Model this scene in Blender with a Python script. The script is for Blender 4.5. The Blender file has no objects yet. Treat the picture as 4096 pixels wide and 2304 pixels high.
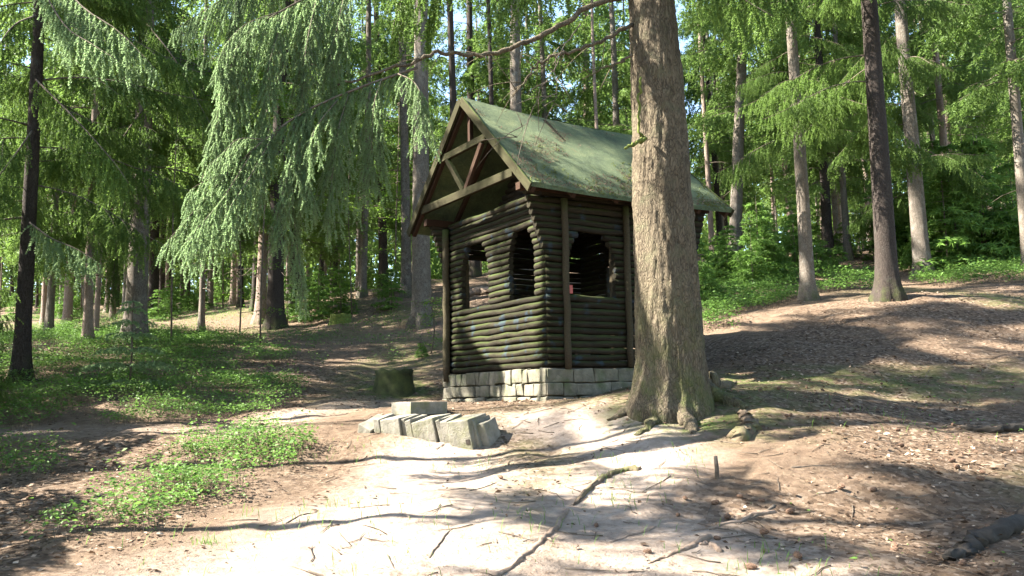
import bpy, bmesh, math, random
import numpy as np
from mathutils import Vector, Matrix, noise as mnoise

random.seed(7)
RNG = np.random.default_rng(7)
scene = bpy.context.scene
COL = scene.collection

# ------------------------------------------------------------------ camera
EYE = 1.6
PITCH, ROLL, FPX = 0.1254, 0.0181, 3512.0          # focal length in pixels of a 4096 wide picture
cd = bpy.data.cameras.new('camera')
cam = bpy.data.objects.new('camera', cd)
COL.objects.link(cam)
cd.sensor_width = 36.0
cd.lens = 36.0 * FPX / 4096.0
cd.clip_start = 0.05
cd.clip_end = 1000.0
sp, cp, sr, cr = math.sin(PITCH), math.cos(PITCH), math.sin(ROLL), math.cos(ROLL)
right = Vector((cr, sr * sp, -sr * cp))
fwd = Vector((0, cp, sp))
up = right.cross(fwd)
cam.matrix_world = Matrix(((right.x, up.x, -fwd.x, 0), (right.y, up.y, -fwd.y, 0), (right.z, up.z, -fwd.z, EYE), (0, 0, 0, 1)))
scene.camera = cam

# ------------------------------------------------------------------ world, sun, exposure
SUN_EL = math.radians(42)
SUN_DIR = Vector((-1.0, -0.04, 0)).normalized() * math.cos(SUN_EL) + Vector((0, 0, math.sin(SUN_EL)))
world = bpy.data.worlds.new('World')
scene.world = world
world.use_nodes = True
wn = world.node_tree
bg = wn.nodes['Background']
sky = wn.nodes.new('ShaderNodeTexSky')
sky.sky_type = 'NISHITA'
sky.sun_disc = False
sky.sun_elevation = SUN_EL
sky.sun_rotation = math.atan2(SUN_DIR.x, SUN_DIR.y)
sky.dust_density = 0.6
wn.links.new(sky.outputs[0], bg.inputs[0])
bg.inputs[1].default_value = 0.08
sd = bpy.data.lights.new('sun', 'SUN')
sd.energy = 5.0
sd.angle = math.radians(0.55)
sd.color = (1.0, 0.95, 0.86)
sun = bpy.data.objects.new('sun', sd)
COL.objects.link(sun)
sun.rotation_euler = (-SUN_DIR).to_track_quat('-Z', 'Y').to_euler()
scene.view_settings.view_transform = 'Standard'
scene.view_settings.look = 'None'
scene.view_settings.exposure = 3.05
scene.view_settings.gamma = 1.0
scene.view_settings.use_curve_mapping = False
scene.render.engine = 'CYCLES'
scene.cycles.max_bounces = 8
scene.cycles.diffuse_bounces = 4
scene.cycles.glossy_bounces = 2
scene.cycles.transmission_bounces = 4

# ------------------------------------------------------------------ picture points to world points
def ray(dx, dy):
    """direction of the sight line through a point of the 2576 x 1449 preview, scaled so that its y is 1"""
    k = 4096.0 / 2576.0
    a, b = dx * k - 2048.0, dy * k - 1152.0
    u, v = cr * a - sr * b, sr * a + cr * b
    X, Y, Z = u / FPX, 1.0, -v / FPX
    y, z = Y * cp - Z * sp, Y * sp + Z * cp
    return X / y, z / y

def P(dx, dy, depth):
    rx, rz = ray(dx, dy)
    return Vector((rx * depth, depth, EYE + rz * depth))

# ------------------------------------------------------------------ terrain
CTRL = [P(*c) for c in (
    (1387, 1004, 11.16), (1113, 1002, 13.5), (1590, 962, 12.3), (1690, 1030, 9.4), (1800, 985, 9.7), (1560, 1035, 9.3),
    (1060, 1046, 10.1), (1200, 1050, 9.6), (1260, 1118, 9.15), (1100, 1112, 9.2), (930, 1090, 9.5),
    (1288, 1449, 5.1), (800, 1250, 7.1), (400, 1150, 9.0), (0, 1449, 5.3), (0, 1000, 13.0), (0, 850, 25.0), (330, 870, 18.0),
    (700, 825, 22.0), (1060, 820, 20.0), (915, 745, 30.0), (700, 768, 40.0), (1030, 745, 24.5), (2035, 752, 19.5), (2235, 750, 16.0),
    (2570, 705, 19.0), (2320, 692, 22.0), (1850, 662, 26.0), (1790, 650, 30.0), (2570, 1090, 9.0), (2570, 1449, 5.2), (2000, 1300, 6.3),
    (1650, 1200, 7.3), (2570, 900, 12.3), (2000, 900, 12.6))]
CTRL += [Vector(c) for c in ((0, 0, 0), (-14, -4, -.5), (14, -4, -.3), (0, -20, -2.6), (-25, -15, -2.2), (25, -15, -1.6), (-30, 60, 8.2), (0, 60, 9.0),
         (30, 60, 10.6), (-70, 90, 12), (0, 100, 14), (70, 90, 15), (-50, 20, 2.0), (50, 20, 4.6), (-80, -20, -2), (80, -20, -1), (0, 150, 19), (90, 150, 20), (-90, 150, 18))]
CP = np.array([[c.x, c.y] for c in CTRL])
CZ = np.array([c.z for c in CTRL])
def _tps(r2):
    return 0.5 * r2 * np.log(r2 + 1e-9)
_n = len(CP)
_K = _tps(((CP[:, None, :] - CP[None]) ** 2).sum(-1)) + np.eye(_n) * 0.4
_Pm = np.hstack([np.ones((_n, 1)), CP])
_A = np.block([[_K, _Pm], [_Pm.T, np.zeros((3, 3))]])
_W = np.linalg.solve(_A, np.concatenate([CZ, np.zeros(3)]))

def vnoise(x, y, seed=0):
    """smooth value noise on arrays"""
    xi, yi = np.floor(x).astype(np.int64), np.floor(y).astype(np.int64)
    fx, fy = x - xi, y - yi
    fx, fy = fx * fx * (3 - 2 * fx), fy * fy * (3 - 2 * fy)
    def h(a, b):
        n = (a * 374761393 + b * 668265263 + seed * 974711) & 0x7fffffff
        n = ((n ^ (n >> 13)) * 1274126177) & 0x7fffffff
        return ((n ^ (n >> 16)) & 0xffff) / 65535.0
    return (h(xi, yi) * (1 - fx) + h(xi + 1, yi) * fx) * (1 - fy) + (h(xi, yi + 1) * (1 - fx) + h(xi + 1, yi + 1) * fx) * fy

def terrain(x, y):
    x, y = np.atleast_1d(np.asarray(x, float)), np.atleast_1d(np.asarray(y, float))
    z = _W[_n] + _W[_n + 1] * x + _W[_n + 2] * y
    for i in range(_n):
        z = z + _W[i] * _tps((x - CP[i, 0]) ** 2 + (y - CP[i, 1]) ** 2)
    far = np.clip((np.hypot(x, y) - 10) / 20, 0, 1)
    z = z + (vnoise(x * .8, y * .8, 1) - .5) * .10 + (vnoise(x * 2.3, y * 2.3, 2) - .5) * .06 + (vnoise(x * 6, y * 6, 3) - .5) * .03
    z = z + (vnoise(x * .3, y * .3, 4) - .5) * .5 * far
    return z

def tz(x, y):
    return float(terrain(x, y)[0])

def hit(dx, dy):
    """where the sight line meets the terrain"""
    rx, rz = ray(dx, dy)
    ys = np.concatenate([np.linspace(2.5, 30, 700), np.linspace(30.1, 120, 600)])
    d = EYE + rz * ys - terrain(rx * ys, ys)
    k = np.where(d < 0)[0]
    y = ys[k[0]] if len(k) else 60.0
    return Vector((rx * y, y, tz(rx * y, y)))

# ------------------------------------------------------------------ naming helpers
def tag(o, label=None, cat=None, group=None, kind=None):
    if label: o['label'] = label
    if cat: o['category'] = cat
    if group: o['group'] = group
    if kind: o['kind'] = kind
    return o

def empty(name, loc, rz=0.0, label=None, cat=None, group=None):
    o = bpy.data.objects.new(name, None)
    o.empty_display_size = .2
    COL.objects.link(o)
    o.location = loc
    o.rotation_euler = (0, 0, rz)
    return tag(o, label, cat, group)

def link(name, me, parent=None, loc=None, rot=None, scale=None):
    o = bpy.data.objects.new(name, me)
    COL.objects.link(o)
    if parent: o.parent = parent
    if loc is not None: o.location = loc
    if rot is not None: o.rotation_euler = rot
    if scale is not None: o.scale = (scale,) * 3 if isinstance(scale, (int, float)) else scale
    return o

def pymesh(name, V, F, mats, smooth=False, mi=None):
    me = bpy.data.meshes.new(name)
    me.from_pydata([tuple(v) for v in V], [], [tuple(f) for f in F])
    for m in mats: me.materials.append(m)
    if mi is not None: me.polygons.foreach_set('material_index', np.asarray(mi, np.int32))
    if smooth: me.polygons.foreach_set('use_smooth', np.ones(len(me.polygons), bool))
    me.update()
    return me

class Tris:
    """collects triangles in arrays; attribute 'tone' lives on the points"""
    def __init__(self):
        self.V, self.T, self.M, self.A, self.n = [], [], [], [], 0
    def add(self, V, T, m=0, a=0.0):
        V = np.asarray(V, float).reshape(-1, 3); T = np.asarray(T, np.int64).reshape(-1, 3)
        self.V.append(V); self.T.append(T + self.n); self.M.append(np.full(len(T), m))
        self.A.append(np.broadcast_to(np.asarray(a, float), (len(V),)).copy()); self.n += len(V)
    def soup(self, A, B, C, m=0, a=0.0):
        k = len(A)
        V = np.stack([A, B, C], 1).reshape(-1, 3)
        a = np.repeat(np.broadcast_to(np.asarray(a, float), (k,)), 3)
        self.add(V, np.arange(3 * k).reshape(-1, 3), m, a)
    def tube(self, pts, radii, sides=5, m=0, a=0.0):
        pts = np.asarray(pts, float); radii = np.broadcast_to(np.asarray(radii, float), (len(pts),))
        d = np.gradient(pts, axis=0); d /= np.linalg.norm(d, axis=1)[:, None] + 1e-9
        ref = np.array([0, 0, 1.0]) if abs(d[:, 2].mean()) < .8 else np.array([1.0, 0, 0])
        s = np.cross(d, ref); s /= np.linalg.norm(s, axis=1)[:, None] + 1e-9
        t = np.cross(s, d)
        an = np.arange(sides) * 2 * math.pi / sides
        V = pts[:, None] + radii[:, None, None] * (np.cos(an)[None, :, None] * s[:, None] + np.sin(an)[None, :, None] * t[:, None])
        V = V.reshape(-1, 3); T = []
        for i in range(len(pts) - 1):
            for j in range(sides):
                a0, a1 = i * sides + j, i * sides + (j + 1) % sides
                T += [(a0, a1, a1 + sides), (a0, a1 + sides, a0 + sides)]
        L = (len(pts) - 1) * sides
        for j in range(1, sides - 1):
            T += [(0, j + 1, j), (L, L + j, L + j + 1)]
        self.add(V, T, m, a)
    def mesh(self, name, mats, smooth=False):
        V, T = np.concatenate(self.V), np.concatenate(self.T)
        me = bpy.data.meshes.new(name)
        me.vertices.add(len(V)); me.vertices.foreach_set('co', V.astype(np.float32).ravel())
        me.loops.add(3 * len(T)); me.loops.foreach_set('vertex_index', T.astype(np.int32).ravel())
        me.polygons.add(len(T)); me.polygons.foreach_set('loop_start', (np.arange(len(T)) * 3).astype(np.int32))
        me.polygons.foreach_set('material_index', np.concatenate(self.M).astype(np.int32))
        for m in mats: me.materials.append(m)
        at = me.attributes.new('tone', 'FLOAT', 'POINT'); at.data.foreach_set('value', np.concatenate(self.A).astype(np.float32))
        me.update(calc_edges=True)
        if smooth: me.polygons.foreach_set('use_smooth', np.ones(len(T), bool))
        return me

UP = np.array([0, 0, 1.0])
def unit(a):
    return a / (np.linalg.norm(a, axis=-1, keepdims=True) + 1e-9)

# ------------------------------------------------------------------ materials
class Mat:
    def __init__(self, name, rough=.9, spec=.2):
        self.m = bpy.data.materials.new(name); self.m.use_nodes = True
        self.t = self.m.node_tree; self.N = self.t.nodes; self.L = self.t.links
        self.b = self.N['Principled BSDF']; self.out = self.N['Material Output']
        self.b.inputs['Roughness'].default_value = rough
        self.b.inputs['Specular IOR Level'].default_value = spec
        self._obj = None
    def coord(self, kind='Object', scale=(1, 1, 1)):
        tc = self.N.new('ShaderNodeTexCoord'); mp = self.N.new('ShaderNodeMapping')
        mp.inputs['Scale'].default_value = scale
        self.L.new(tc.outputs[kind], mp.inputs[0]); return mp.outputs[0]
    def noise(self, co, scale, detail=6, rough=.6, dist=0):
        n = self.N.new('ShaderNodeTexNoise'); n.inputs['Scale'].default_value = scale; n.inputs['Detail'].default_value = detail
        n.inputs['Roughness'].default_value = rough; n.inputs['Distortion'].default_value = dist
        self.L.new(co, n.inputs['Vector']); return n.outputs['Fac']
    def voronoi(self, co, scale, feature='F1', out='Distance', rnd=1.0):
        n = self.N.new('ShaderNodeTexVoronoi'); n.feature = feature; n.inputs['Scale'].default_value = scale
        n.inputs['Randomness'].default_value = rnd
        self.L.new(co, n.inputs['Vector']); return n.outputs[out]
    def ramp(self, fac, stops):
        r = self.N.new('ShaderNodeValToRGB'); e = r.color_ramp.elements
        for i, (p, c) in enumerate(stops):
            x = e[i] if i < 2 else e.new(p)
            x.position = p; x.color = (*c, 1) if len(c) == 3 else c
        self.L.new(fac, r.inputs[0]); return r.outputs[0]
    def step(self, fac, lo, hi, a=0.0, b=1.0):
        n = self.N.new('ShaderNodeMapRange'); n.inputs[1].default_value = lo; n.inputs[2].default_value = hi
        n.inputs[3].default_value = a; n.inputs[4].default_value = b
        n.clamp = True
        self.L.new(fac, n.inputs[0]); return n.outputs[0]
    def mix(self, fac, a, b, mode='MIX'):
        n = self.N.new('ShaderNodeMix'); n.data_type = 'RGBA'; n.blend_type = mode
        for sock, v in ((n.inputs[0], fac), (n.inputs[6], a), (n.inputs[7], b)):
            if isinstance(v, (int, float)): sock.default_value = v
            elif isinstance(v, tuple): sock.default_value = (*v, 1)
            else: self.L.new(v, sock)
        return n.outputs[2]
    def math(self, op, a, b=0.0):
        n = self.N.new('ShaderNodeMath'); n.operation = op
        for sock, v in ((n.inputs[0], a), (n.inputs[1], b)):
            if isinstance(v, (int, float)): sock.default_value = v
            else: self.L.new(v, sock)
        return n.outputs[0]
    def attr(self, name, kind='GEOMETRY'):
        n = self.N.new('ShaderNodeAttribute'); n.attribute_type = kind; n.attribute_name = name; return n.outputs['Fac']
    def rand(self):
        return self.N.new('ShaderNodeObjectInfo').outputs['Random']
    def sep(self, co):
        n = self.N.new('ShaderNodeSeparateXYZ'); self.L.new(co, n.inputs[0]); return n.outputs
    def normal(self):
        return self.sep(self.N.new('ShaderNodeNewGeometry').outputs['Normal'])
    def base(self, c):
        if isinstance(c, tuple): self.b.inputs['Base Color'].default_value = (*c, 1)
        else: self.L.new(c, self.b.inputs['Base Color'])
    def bump(self, h, dist=.01, strength=1.0):
        n = self.N.new('ShaderNodeBump'); n.inputs['Distance'].default_value = dist; n.inputs['Strength'].default_value = strength
        self.L.new(h, n.inputs['Height']); self.L.new(n.outputs[0], self.b.inputs['Normal'])
    def leafy(self, col, amount=.4):
        """thin leaves let light through"""
        tr = self.N.new('ShaderNodeBsdfTranslucent'); mx = self.N.new('ShaderNodeMixShader')
        mx.inputs[0].default_value = amount
        self.L.new(col, tr.inputs[0]); self.L.new(self.b.outputs[0], mx.inputs[1]); self.L.new(tr.outputs[0], mx.inputs[2])
        self.L.new(mx.outputs[0], self.out.inputs[0])

def bark_material(name, dark, light, lichen, moss_h=0.0, scale=1.0):
    m = Mat(name, .95, .1)
    co = m.coord('Object', (1, 1, .35)); co1 = m.coord('Object')
    n1 = m.noise(co, 14 * scale, 9, .72, .9)
    wob = m.N.new('ShaderNodeTexNoise'); wob.inputs['Scale'].default_value = 20 * scale; m.L.new(co, wob.inputs['Vector'])
    va = m.N.new('ShaderNodeVectorMath'); va.operation = 'MULTIPLY_ADD'; va.inputs[1].default_value = (.10, .10, .10)
    m.L.new(wob.outputs['Color'], va.inputs[0]); m.L.new(co, va.inputs[2])
    v = m.voronoi(va.outputs[0], 42 * scale, 'DISTANCE_TO_EDGE')
    n2 = m.noise(co1, 2.2, 4)
    crack = m.step(v, 0.0, .2)
    h = m.math('ADD', m.math('MULTIPLY', n1, .9), m.math('MULTIPLY', crack, .32))
    c = m.ramp(h, [(.38, dark), (.78, light)])
    c = m.mix(m.step(m.noise(co1, 6, 5, .7), .52, .72, 0, .7), c, lichen)
    c = m.mix(m.step(n2, .35, .7, 0, .35), c, dark)
    c = m.mix(m.math('MULTIPLY', m.rand(), .4), c, light)
    if moss_h:
        z = m.sep(co1)[2]
        g = m.math('MULTIPLY', m.step(z, 0.05, moss_h, 1, 0), m.step(m.noise(co1, 3.3, 8, .75), .45, .68))
        c = m.mix(m.math('MULTIPLY', g, .8), c, (.07, .088, .022))
    m.base(c)
    m.bump(h, .02, .9)
    return m.m

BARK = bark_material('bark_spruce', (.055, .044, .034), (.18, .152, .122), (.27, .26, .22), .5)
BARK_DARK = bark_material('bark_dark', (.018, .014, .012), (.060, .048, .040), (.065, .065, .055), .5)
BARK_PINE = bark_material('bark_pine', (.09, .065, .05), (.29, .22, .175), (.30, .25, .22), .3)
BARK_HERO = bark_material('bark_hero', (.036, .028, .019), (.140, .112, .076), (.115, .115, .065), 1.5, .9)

def twig_material():
    m = Mat('dead_twig', .95, .1)
    co = m.coord()
    m.base(m.ramp(m.noise(co, 14, 5), [(.3, (.06, .046, .034)), (.7, (.16, .13, .10))]))
    return m.m
TWIG = twig_material()

def needle_material(name, old, new, amount=.35):
    m = Mat(name, .55, .25)
    co = m.coord()
    c = m.mix(m.attr('tone'), old, new)
    c = m.mix(m.step(m.noise(co, 1.3, 3), .35, .7, 0, .45), c, (old[0] * .6, old[1] * .62, old[2] * .7), 'MIX')
    c = m.mix(m.math('MULTIPLY', m.rand(), .35), c, new)
    m.base(c); m.leafy(c, amount)
    return m.m
NEEDLE = needle_material('spruce_needles', (.105, .172, .038), (.21, .32, .065), .56)
NEEDLE_HERO = needle_material('spruce_needles_pale_sunlit', (.19, .265, .12), (.30, .43, .19), .62)  # pale new growth, lightened further to stand for sunlight on it
NEEDLE_YOUNG = needle_material('young_needles', (.09, .175, .030), (.17, .29, .055), .5)
LEAF = needle_material('beech_leaves', (.085, .17, .018), (.16, .28, .03), .5)
BERRY = needle_material('bilberry_leaves', (.065, .135, .022), (.14, .25, .05), .45)

def ground_material():
    m = Mat('forest_floor', .95, .1)
    co = m.coord()
    big = m.noise(co, .9, 6, .6); fine = m.noise(co, 38, 6, .75); mid = m.noise(co, 7, 6, .65)
    ndl = m.noise(m.coord('Object', (60, 260, 60)), 1, 4, .7, 1.2)
    c = m.ramp(mid, [(.3, (.085, .058, .038)), (.5, (.155, .108, .072)), (.72, (.215, .162, .108))])
    c = m.mix(m.step(fine, .35, .7, 0, .65), c, (.10, .065, .045))
    c = m.mix(m.step(ndl, .55, .8, 0, .6), c, (.265, .195, .13))
    bare = m.ramp(m.noise(co, 16, 7, .7), [(.25, (.27, .20, .15)), (.7, (.46, .38, .31))])
    c = m.mix(m.math('MULTIPLY', m.attr('bare'), m.step(mid, .25, .6, .55, 1)), c, bare)
    lv = m.voronoi(m.coord('Object', (1, 1, .3)), 27, 'F1', 'Color')
    lf = m.sep(lv)
    leafc = m.ramp(lf[0], [(.1, (.045, .030, .020)), (.65, (.115, .076, .048)), (.97, (.25, .19, .14))])
    lmask = m.math('MULTIPLY', m.attr('leaf'), m.step(m.math('ADD', lf[1], m.math('MULTIPLY', big, .4)), .55, .75))
    c = m.mix(lmask, c, leafc)
    mossm = m.math('MULTIPLY', m.attr('moss'), m.step(m.noise(co, 4.5, 7, .7), .40, .56))
    c = m.mix(mossm, c, m.ramp(fine, [(.3, (.035, .055, .012)), (.7, (.10, .14, .03))]))
    m.base(c)
    h = m.math('ADD', m.math('MULTIPLY', fine, .6), m.math('ADD', m.math('MULTIPLY', ndl, .35), m.math('MULTIPLY', mid, .9)))
    h = m.math('ADD', h, m.math('MULTIPLY', lmask, m.math('MULTIPLY', lf[2], .6)))
    m.bump(h, .03, 1.0)
    return m.m
GROUND = ground_material()

def wood_material(name, c0, c1, algae, graffiti=False):
    m = Mat(name, .97, .06)
    co = m.coord('Object', (1, 1, 1)); st = m.coord('Object', (1.2, 16, 16))
    grain = m.noise(st, 5, 6, .65, .5); blot = m.noise(m.coord('Object', (1, 2, 2)), 3.5, 5)
    c = m.ramp(grain, [(.3, c0), (.7, c1)])
    nz = m.normal()[2]
    c = m.mix(m.math('MULTIPLY', m.step(nz, -.1, .7), m.step(blot, .30, .56)), c, algae)
    c = m.mix(m.math('MULTIPLY', m.rand(), .6), c, c0)
    if graffiti:
        g = m.coord('Object', (1, 1, 1))
        pos = m.N.new('ShaderNodeNewGeometry').outputs['Position']
        f = m.math('MULTIPLY', m.step(m.noise(pos, 5.5, 3, .5), .60, .70), .30)
        c = m.mix(f, c, (.04, .075, .12))
    m.base(c); m.bump(m.math('ADD', grain, m.math('MULTIPLY', blot, .5)), .008, .8)
    return m.m
LOGM = wood_material('log_wood', (.011, .009, .007), (.050, .041, .029), (.042, .055, .017), True)
POSTM = wood_material('post_wood', (.035, .026, .018), (.085, .068, .045), (.055, .075, .022))
BEAMM = wood_material('beam_wood', (.024, .020, .012), (.062, .053, .031), (.080, .108, .032))
RAFTM = wood_material('rafter_wood', (.03, .018, .013), (.075, .043, .03), (.035, .035, .02))
PLANKM = wood_material('bench_wood', (.08, .06, .045), (.18, .14, .10), (.13, .12, .07))

def roof_material():
    m = Mat('roof_felt', .9, .15)
    co = m.coord('Object'); big = m.noise(co, 2.6, 9, .75, .4); fine = m.noise(co, 48, 6, .85); spk = m.noise(co, 130, 3, .8)
    c = m.ramp(big, [(.32, (.065, .085, .052)), (.5, (.125, .160, .082)), (.68, (.205, .235, .115))])
    c = m.mix(m.step(fine, .38, .70, 0, .7), c, (.040, .055, .035))
    c = m.mix(m.step(spk, .55, .75, 0, .6), c, (.20, .21, .14))
    nd = m.noise(m.coord('Object', (1, 2.4, 1)), 2.7, 9, .8, .6)
    c = m.mix(m.math('MULTIPLY', m.step(nd, .58, .66), m.step(spk, .35, .6, 0, .7)), c, (.17, .095, .055))
    c = m.mix(m.step(m.noise(m.coord('Object', (.6, 5, 5)), 3, 6, .7), .55, .75, 0, .5), c, (.055, .075, .05))
    m.base(c); m.bump(m.math('ADD', fine, m.math('ADD', m.math('MULTIPLY', big, .8), m.math('MULTIPLY', nd, .8))), .03, 1.0)
    return m.m
ROOFM = roof_material()

def stone_material(name, c0, c1, moss):
    m = Mat(name, .9, .2)
    co = m.coord(); n = m.noise(co, 7, 8, .7); f = m.noise(co, 45, 4, .7)
    c = m.ramp(n, [(.3, c0), (.7, c1)])
    c = m.mix(m.math('MULTIPLY', m.rand(), .45), c, (c0[0] * .8, c0[1] * .85, c0[2] * .8))
    pos = m.N.new('ShaderNodeNewGeometry').outputs['Position']
    c = m.mix(m.step(m.noise(pos, 3.2, 6, .7), .48, .68, 0, .75), c, moss)
    m.base(c); m.bump(m.math('ADD', n, m.math('MULTIPLY', f, .5)), .018, .9)
    return m.m
STONE = stone_material('sandstone', (.09, .08, .058), (.23, .205, .155), (.06, .08, .028))
CONCRETE = stone_material('old_concrete', (.12, .11, .085), (.28, .255, .21), (.12, .125, .05))
def simple(name, c0, c1, scale=8, rough=.9):
    m = Mat(name, rough, .2); co = m.coord(); n = m.noise(co, scale, 6, .7)
    m.base(m.ramp(n, [(.3, c0), (.7, c1)])); m.bump(n, .01, .8); return m.m
MORTAR = simple('mortar', (.07, .065, .05), (.14, .13, .10))
MOSS = simple('moss', (.05, .07, .015), (.15, .17, .035), 22)
MOSSWOOD = stone_material('mossy_wood', (.07, .05, .035), (.17, .125, .085), (.075, .09, .022))
ROOTM = simple('root_bark', (.10, .07, .05), (.26, .19, .14), 10)
DARKLOG = simple('rotten_wood', (.018, .015, .012), (.055, .045, .035), 8)
CONEM = simple('cone_scales', (.07, .045, .03), (.17, .10, .065), 40)
REDM = simple('red_plate', (.35, .07, .055), (.42, .11, .09), 12, .6)
DARKM = simple('dark_boards_shade', (.02, .016, .013), (.05, .04, .032), 6)  # dark floor boards; also stands for shade in gable and block hole
DEADLEAF = Mat('dead_leaf', .8, .2)
_c = DEADLEAF.ramp(DEADLEAF.attr('tone'), [(.05, (.06, .038, .024)), (.6, (.17, .105, .065)), (.97, (.40, .31, .225))])
DEADLEAF.base(_c); DEADLEAF.leafy(_c, .2)
DEADLEAF = DEADLEAF.m

# ------------------------------------------------------------------ ground sheet
def axis(lo, hi, c0, c1, fine, grow):
    out = list(np.arange(c0, c1, fine)); s = fine; v = c1
    while v < hi: out.append(v); s = min(s * grow, 3.0); v += s
    out.append(hi); s = fine; v = c0
    while v > lo: s = min(s * grow, 3.0); v -= s; out.insert(0, max(v, lo))
    return np.unique(np.array(out))
gx = axis(-95, 95, -6.5, 6.5, .06, 1.06); gy = axis(-30, 150, 3.5, 13.5, .06, 1.05)
GX, GY = np.meshgrid(gx, gy)
GZ = terrain(GX.ravel(), GY.ravel()).reshape(GX.shape)
def blob(x, y, pts):
    """soft mask: distance to a chain of (x, y, radius)"""
    m = np.zeros_like(x)
    for (a, b) in zip(pts[:-1], pts[1:]):
        dx, dy = b[0] - a[0], b[1] - a[1]
        t = np.clip(((x - a[0]) * dx + (y - a[1]) * dy) / (dx * dx + dy * dy + 1e-9), 0, 1)
        d = np.hypot(x - a[0] - t * dx, y - a[1] - t * dy) / (a[2] + (b[2] - a[2]) * t)
        m = np.maximum(m, np.clip(1.35 - d, 0, 1))
    return m
def hp(dx, dy, r):
    p = hit(dx, dy); return (p.x, p.y, r)
PATHS = [[hp(1000, 1440, 1.5), hp(1080, 1280, 1.1), hp(1120, 1150, .7)], [hp(1700, 1420, 1.3), hp(1500, 1280, .8), hp(1600, 1090, .7), hp(1350, 1060, .5)],
         [hp(0, 1085, .5), hp(600, 1080, .6), hp(950, 1010, .6)]]
w = (vnoise(GX * 1.7, GY * 1.7, 9) - .5) * .5
bare = np.zeros_like(GX)
for pth, k in zip(PATHS, (1, .9, .45)): bare = np.maximum(bare, blob(GX, GY, pth) * k)
bare = np.clip(bare + w * (bare > 0) , 0, 1)
leaf = np.clip((vnoise(GX * .5, GY * .5, 12) - .25) * 2.2, 0, 1) * (1 - bare * .9)
moss = np.clip((vnoise(GX * .45 + 9, GY * .45, 14) - .62) * 2.2, 0, 1) * (1 - bare)
for pth in [[hp(1700, 1040, .75), hp(1740, 1060, .6)], [hp(990, 985, .8), hp(960, 960, .5)]]: moss = np.maximum(moss, blob(GX, GY, pth))
ny, nx = GX.shape
idx = np.arange(ny * nx).reshape(ny, nx)
quads = np.stack([idx[:-1, :-1], idx[:-1, 1:], idx[1:, 1:], idx[1:, :-1]], -1).reshape(-1, 4)
me = bpy.data.meshes.new('ground')
me.vertices.add(ny * nx); me.vertices.foreach_set('co', np.stack([GX, GY, GZ], -1).astype(np.float32).ravel())
me.loops.add(quads.size); me.loops.foreach_set('vertex_index', quads.astype(np.int32).ravel())
me.polygons.add(len(quads)); me.polygons.foreach_set('loop_start', (np.arange(len(quads)) * 4).astype(np.int32))
for nm, arr in (('bare', bare), ('leaf', leaf), ('moss', moss)):
    at = me.attributes.new(nm, 'FLOAT', 'POINT'); at.data.foreach_set('value', arr.astype(np.float32).ravel())
me.update(calc_edges=True); me.polygons.foreach_set('use_smooth', np.ones(len(quads), bool))
me.materials.append(GROUND)
tag(link('ground', me), kind='structure')

# ------------------------------------------------------------------ the log hut
HUT_YAW = 0.5576
HW, HL = 2.769, 2.62             # width of the gabled front, length of the side
FO, RO, EO = .444, .397, .362    # overhangs: front, rear, eaves
EZ, RZ = 2.268, 3.895            # eave and ridge height above the footing
BASE = .50
hut = empty('log_hut', (.4323, 11.156, EYE + .3932), HUT_YAW, 'dark weathered log hut with green felt gable roof on a stone footing', 'hut')
SLOPE = (RZ - EZ) / (HW / 2 + EO)

def rod_mesh(length, r, mitre0=0, mitre1=0, sides=12, squash=1.0, wob=.004, seed=0):
    """log along +X; local -Y is the outside; mitre shifts the end so that corners meet"""
    rg = random.Random(seed); V, F = [], []
    rings = max(3, int(length / .25) + 1)
    for i in range(rings + 1):
        t = i / rings; rr = r * (1 + rg.uniform(-.04, .04)); oy, oz = rg.uniform(-wob, wob), rg.uniform(-wob, wob)
        for j in range(sides):
            a = 2 * math.pi * j / sides
            y, z = rr * math.cos(a) * squash, rr * math.sin(a)
            x = t * length
            if i == 0: x = mitre0 * y
            if i == rings: x = length - mitre1 * y
            V.append((x, y + (oy if 0 < i < rings else 0), z + (oz if 0 < i < rings else 0)))
    for i in range(rings):
        for j in range(sides):
            a, b = i * sides + j, i * sides + (j + 1) % sides
            F.append((a, a + sides, b + sides, b))
    F.append(tuple(range(sides))); F.append(tuple(range(rings * sides + sides - 1, rings * sides - 1, -1)))
    return V, F

CRS = .0852; LR = .0450; NC = 27          # course height, log radius, number of courses
SILL = 11
log_seed = [0]
def log(a, b, z, wall, m0=0, m1=0, mat=LOGM, r=LR):
    """a log of one wall between two places measured along the wall; walls: side, front, rear, back"""
    log_seed[0] += 1
    r *= random.uniform(.90, 1.06); V, F = rod_mesh(b - a, r, m0, m1, seed=log_seed[0], wob=.009)
    me = pymesh('log', V, F, [mat], True)
    me.polygons[-1].use_smooth = False; me.polygons[-2].use_smooth = False
    if wall == 'side': loc, rz = (a, LR, z), 0
    elif wall == 'front': loc, rz = (LR, HW - a, z), -math.pi / 2
    elif wall == 'back': loc, rz = (HL - a, HW - LR, z), math.pi
    else: loc, rz = (HL - LR, a, z), math.pi / 2
    o = link('log', me, hut, loc, (0, 0, rz))
    return o

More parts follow.
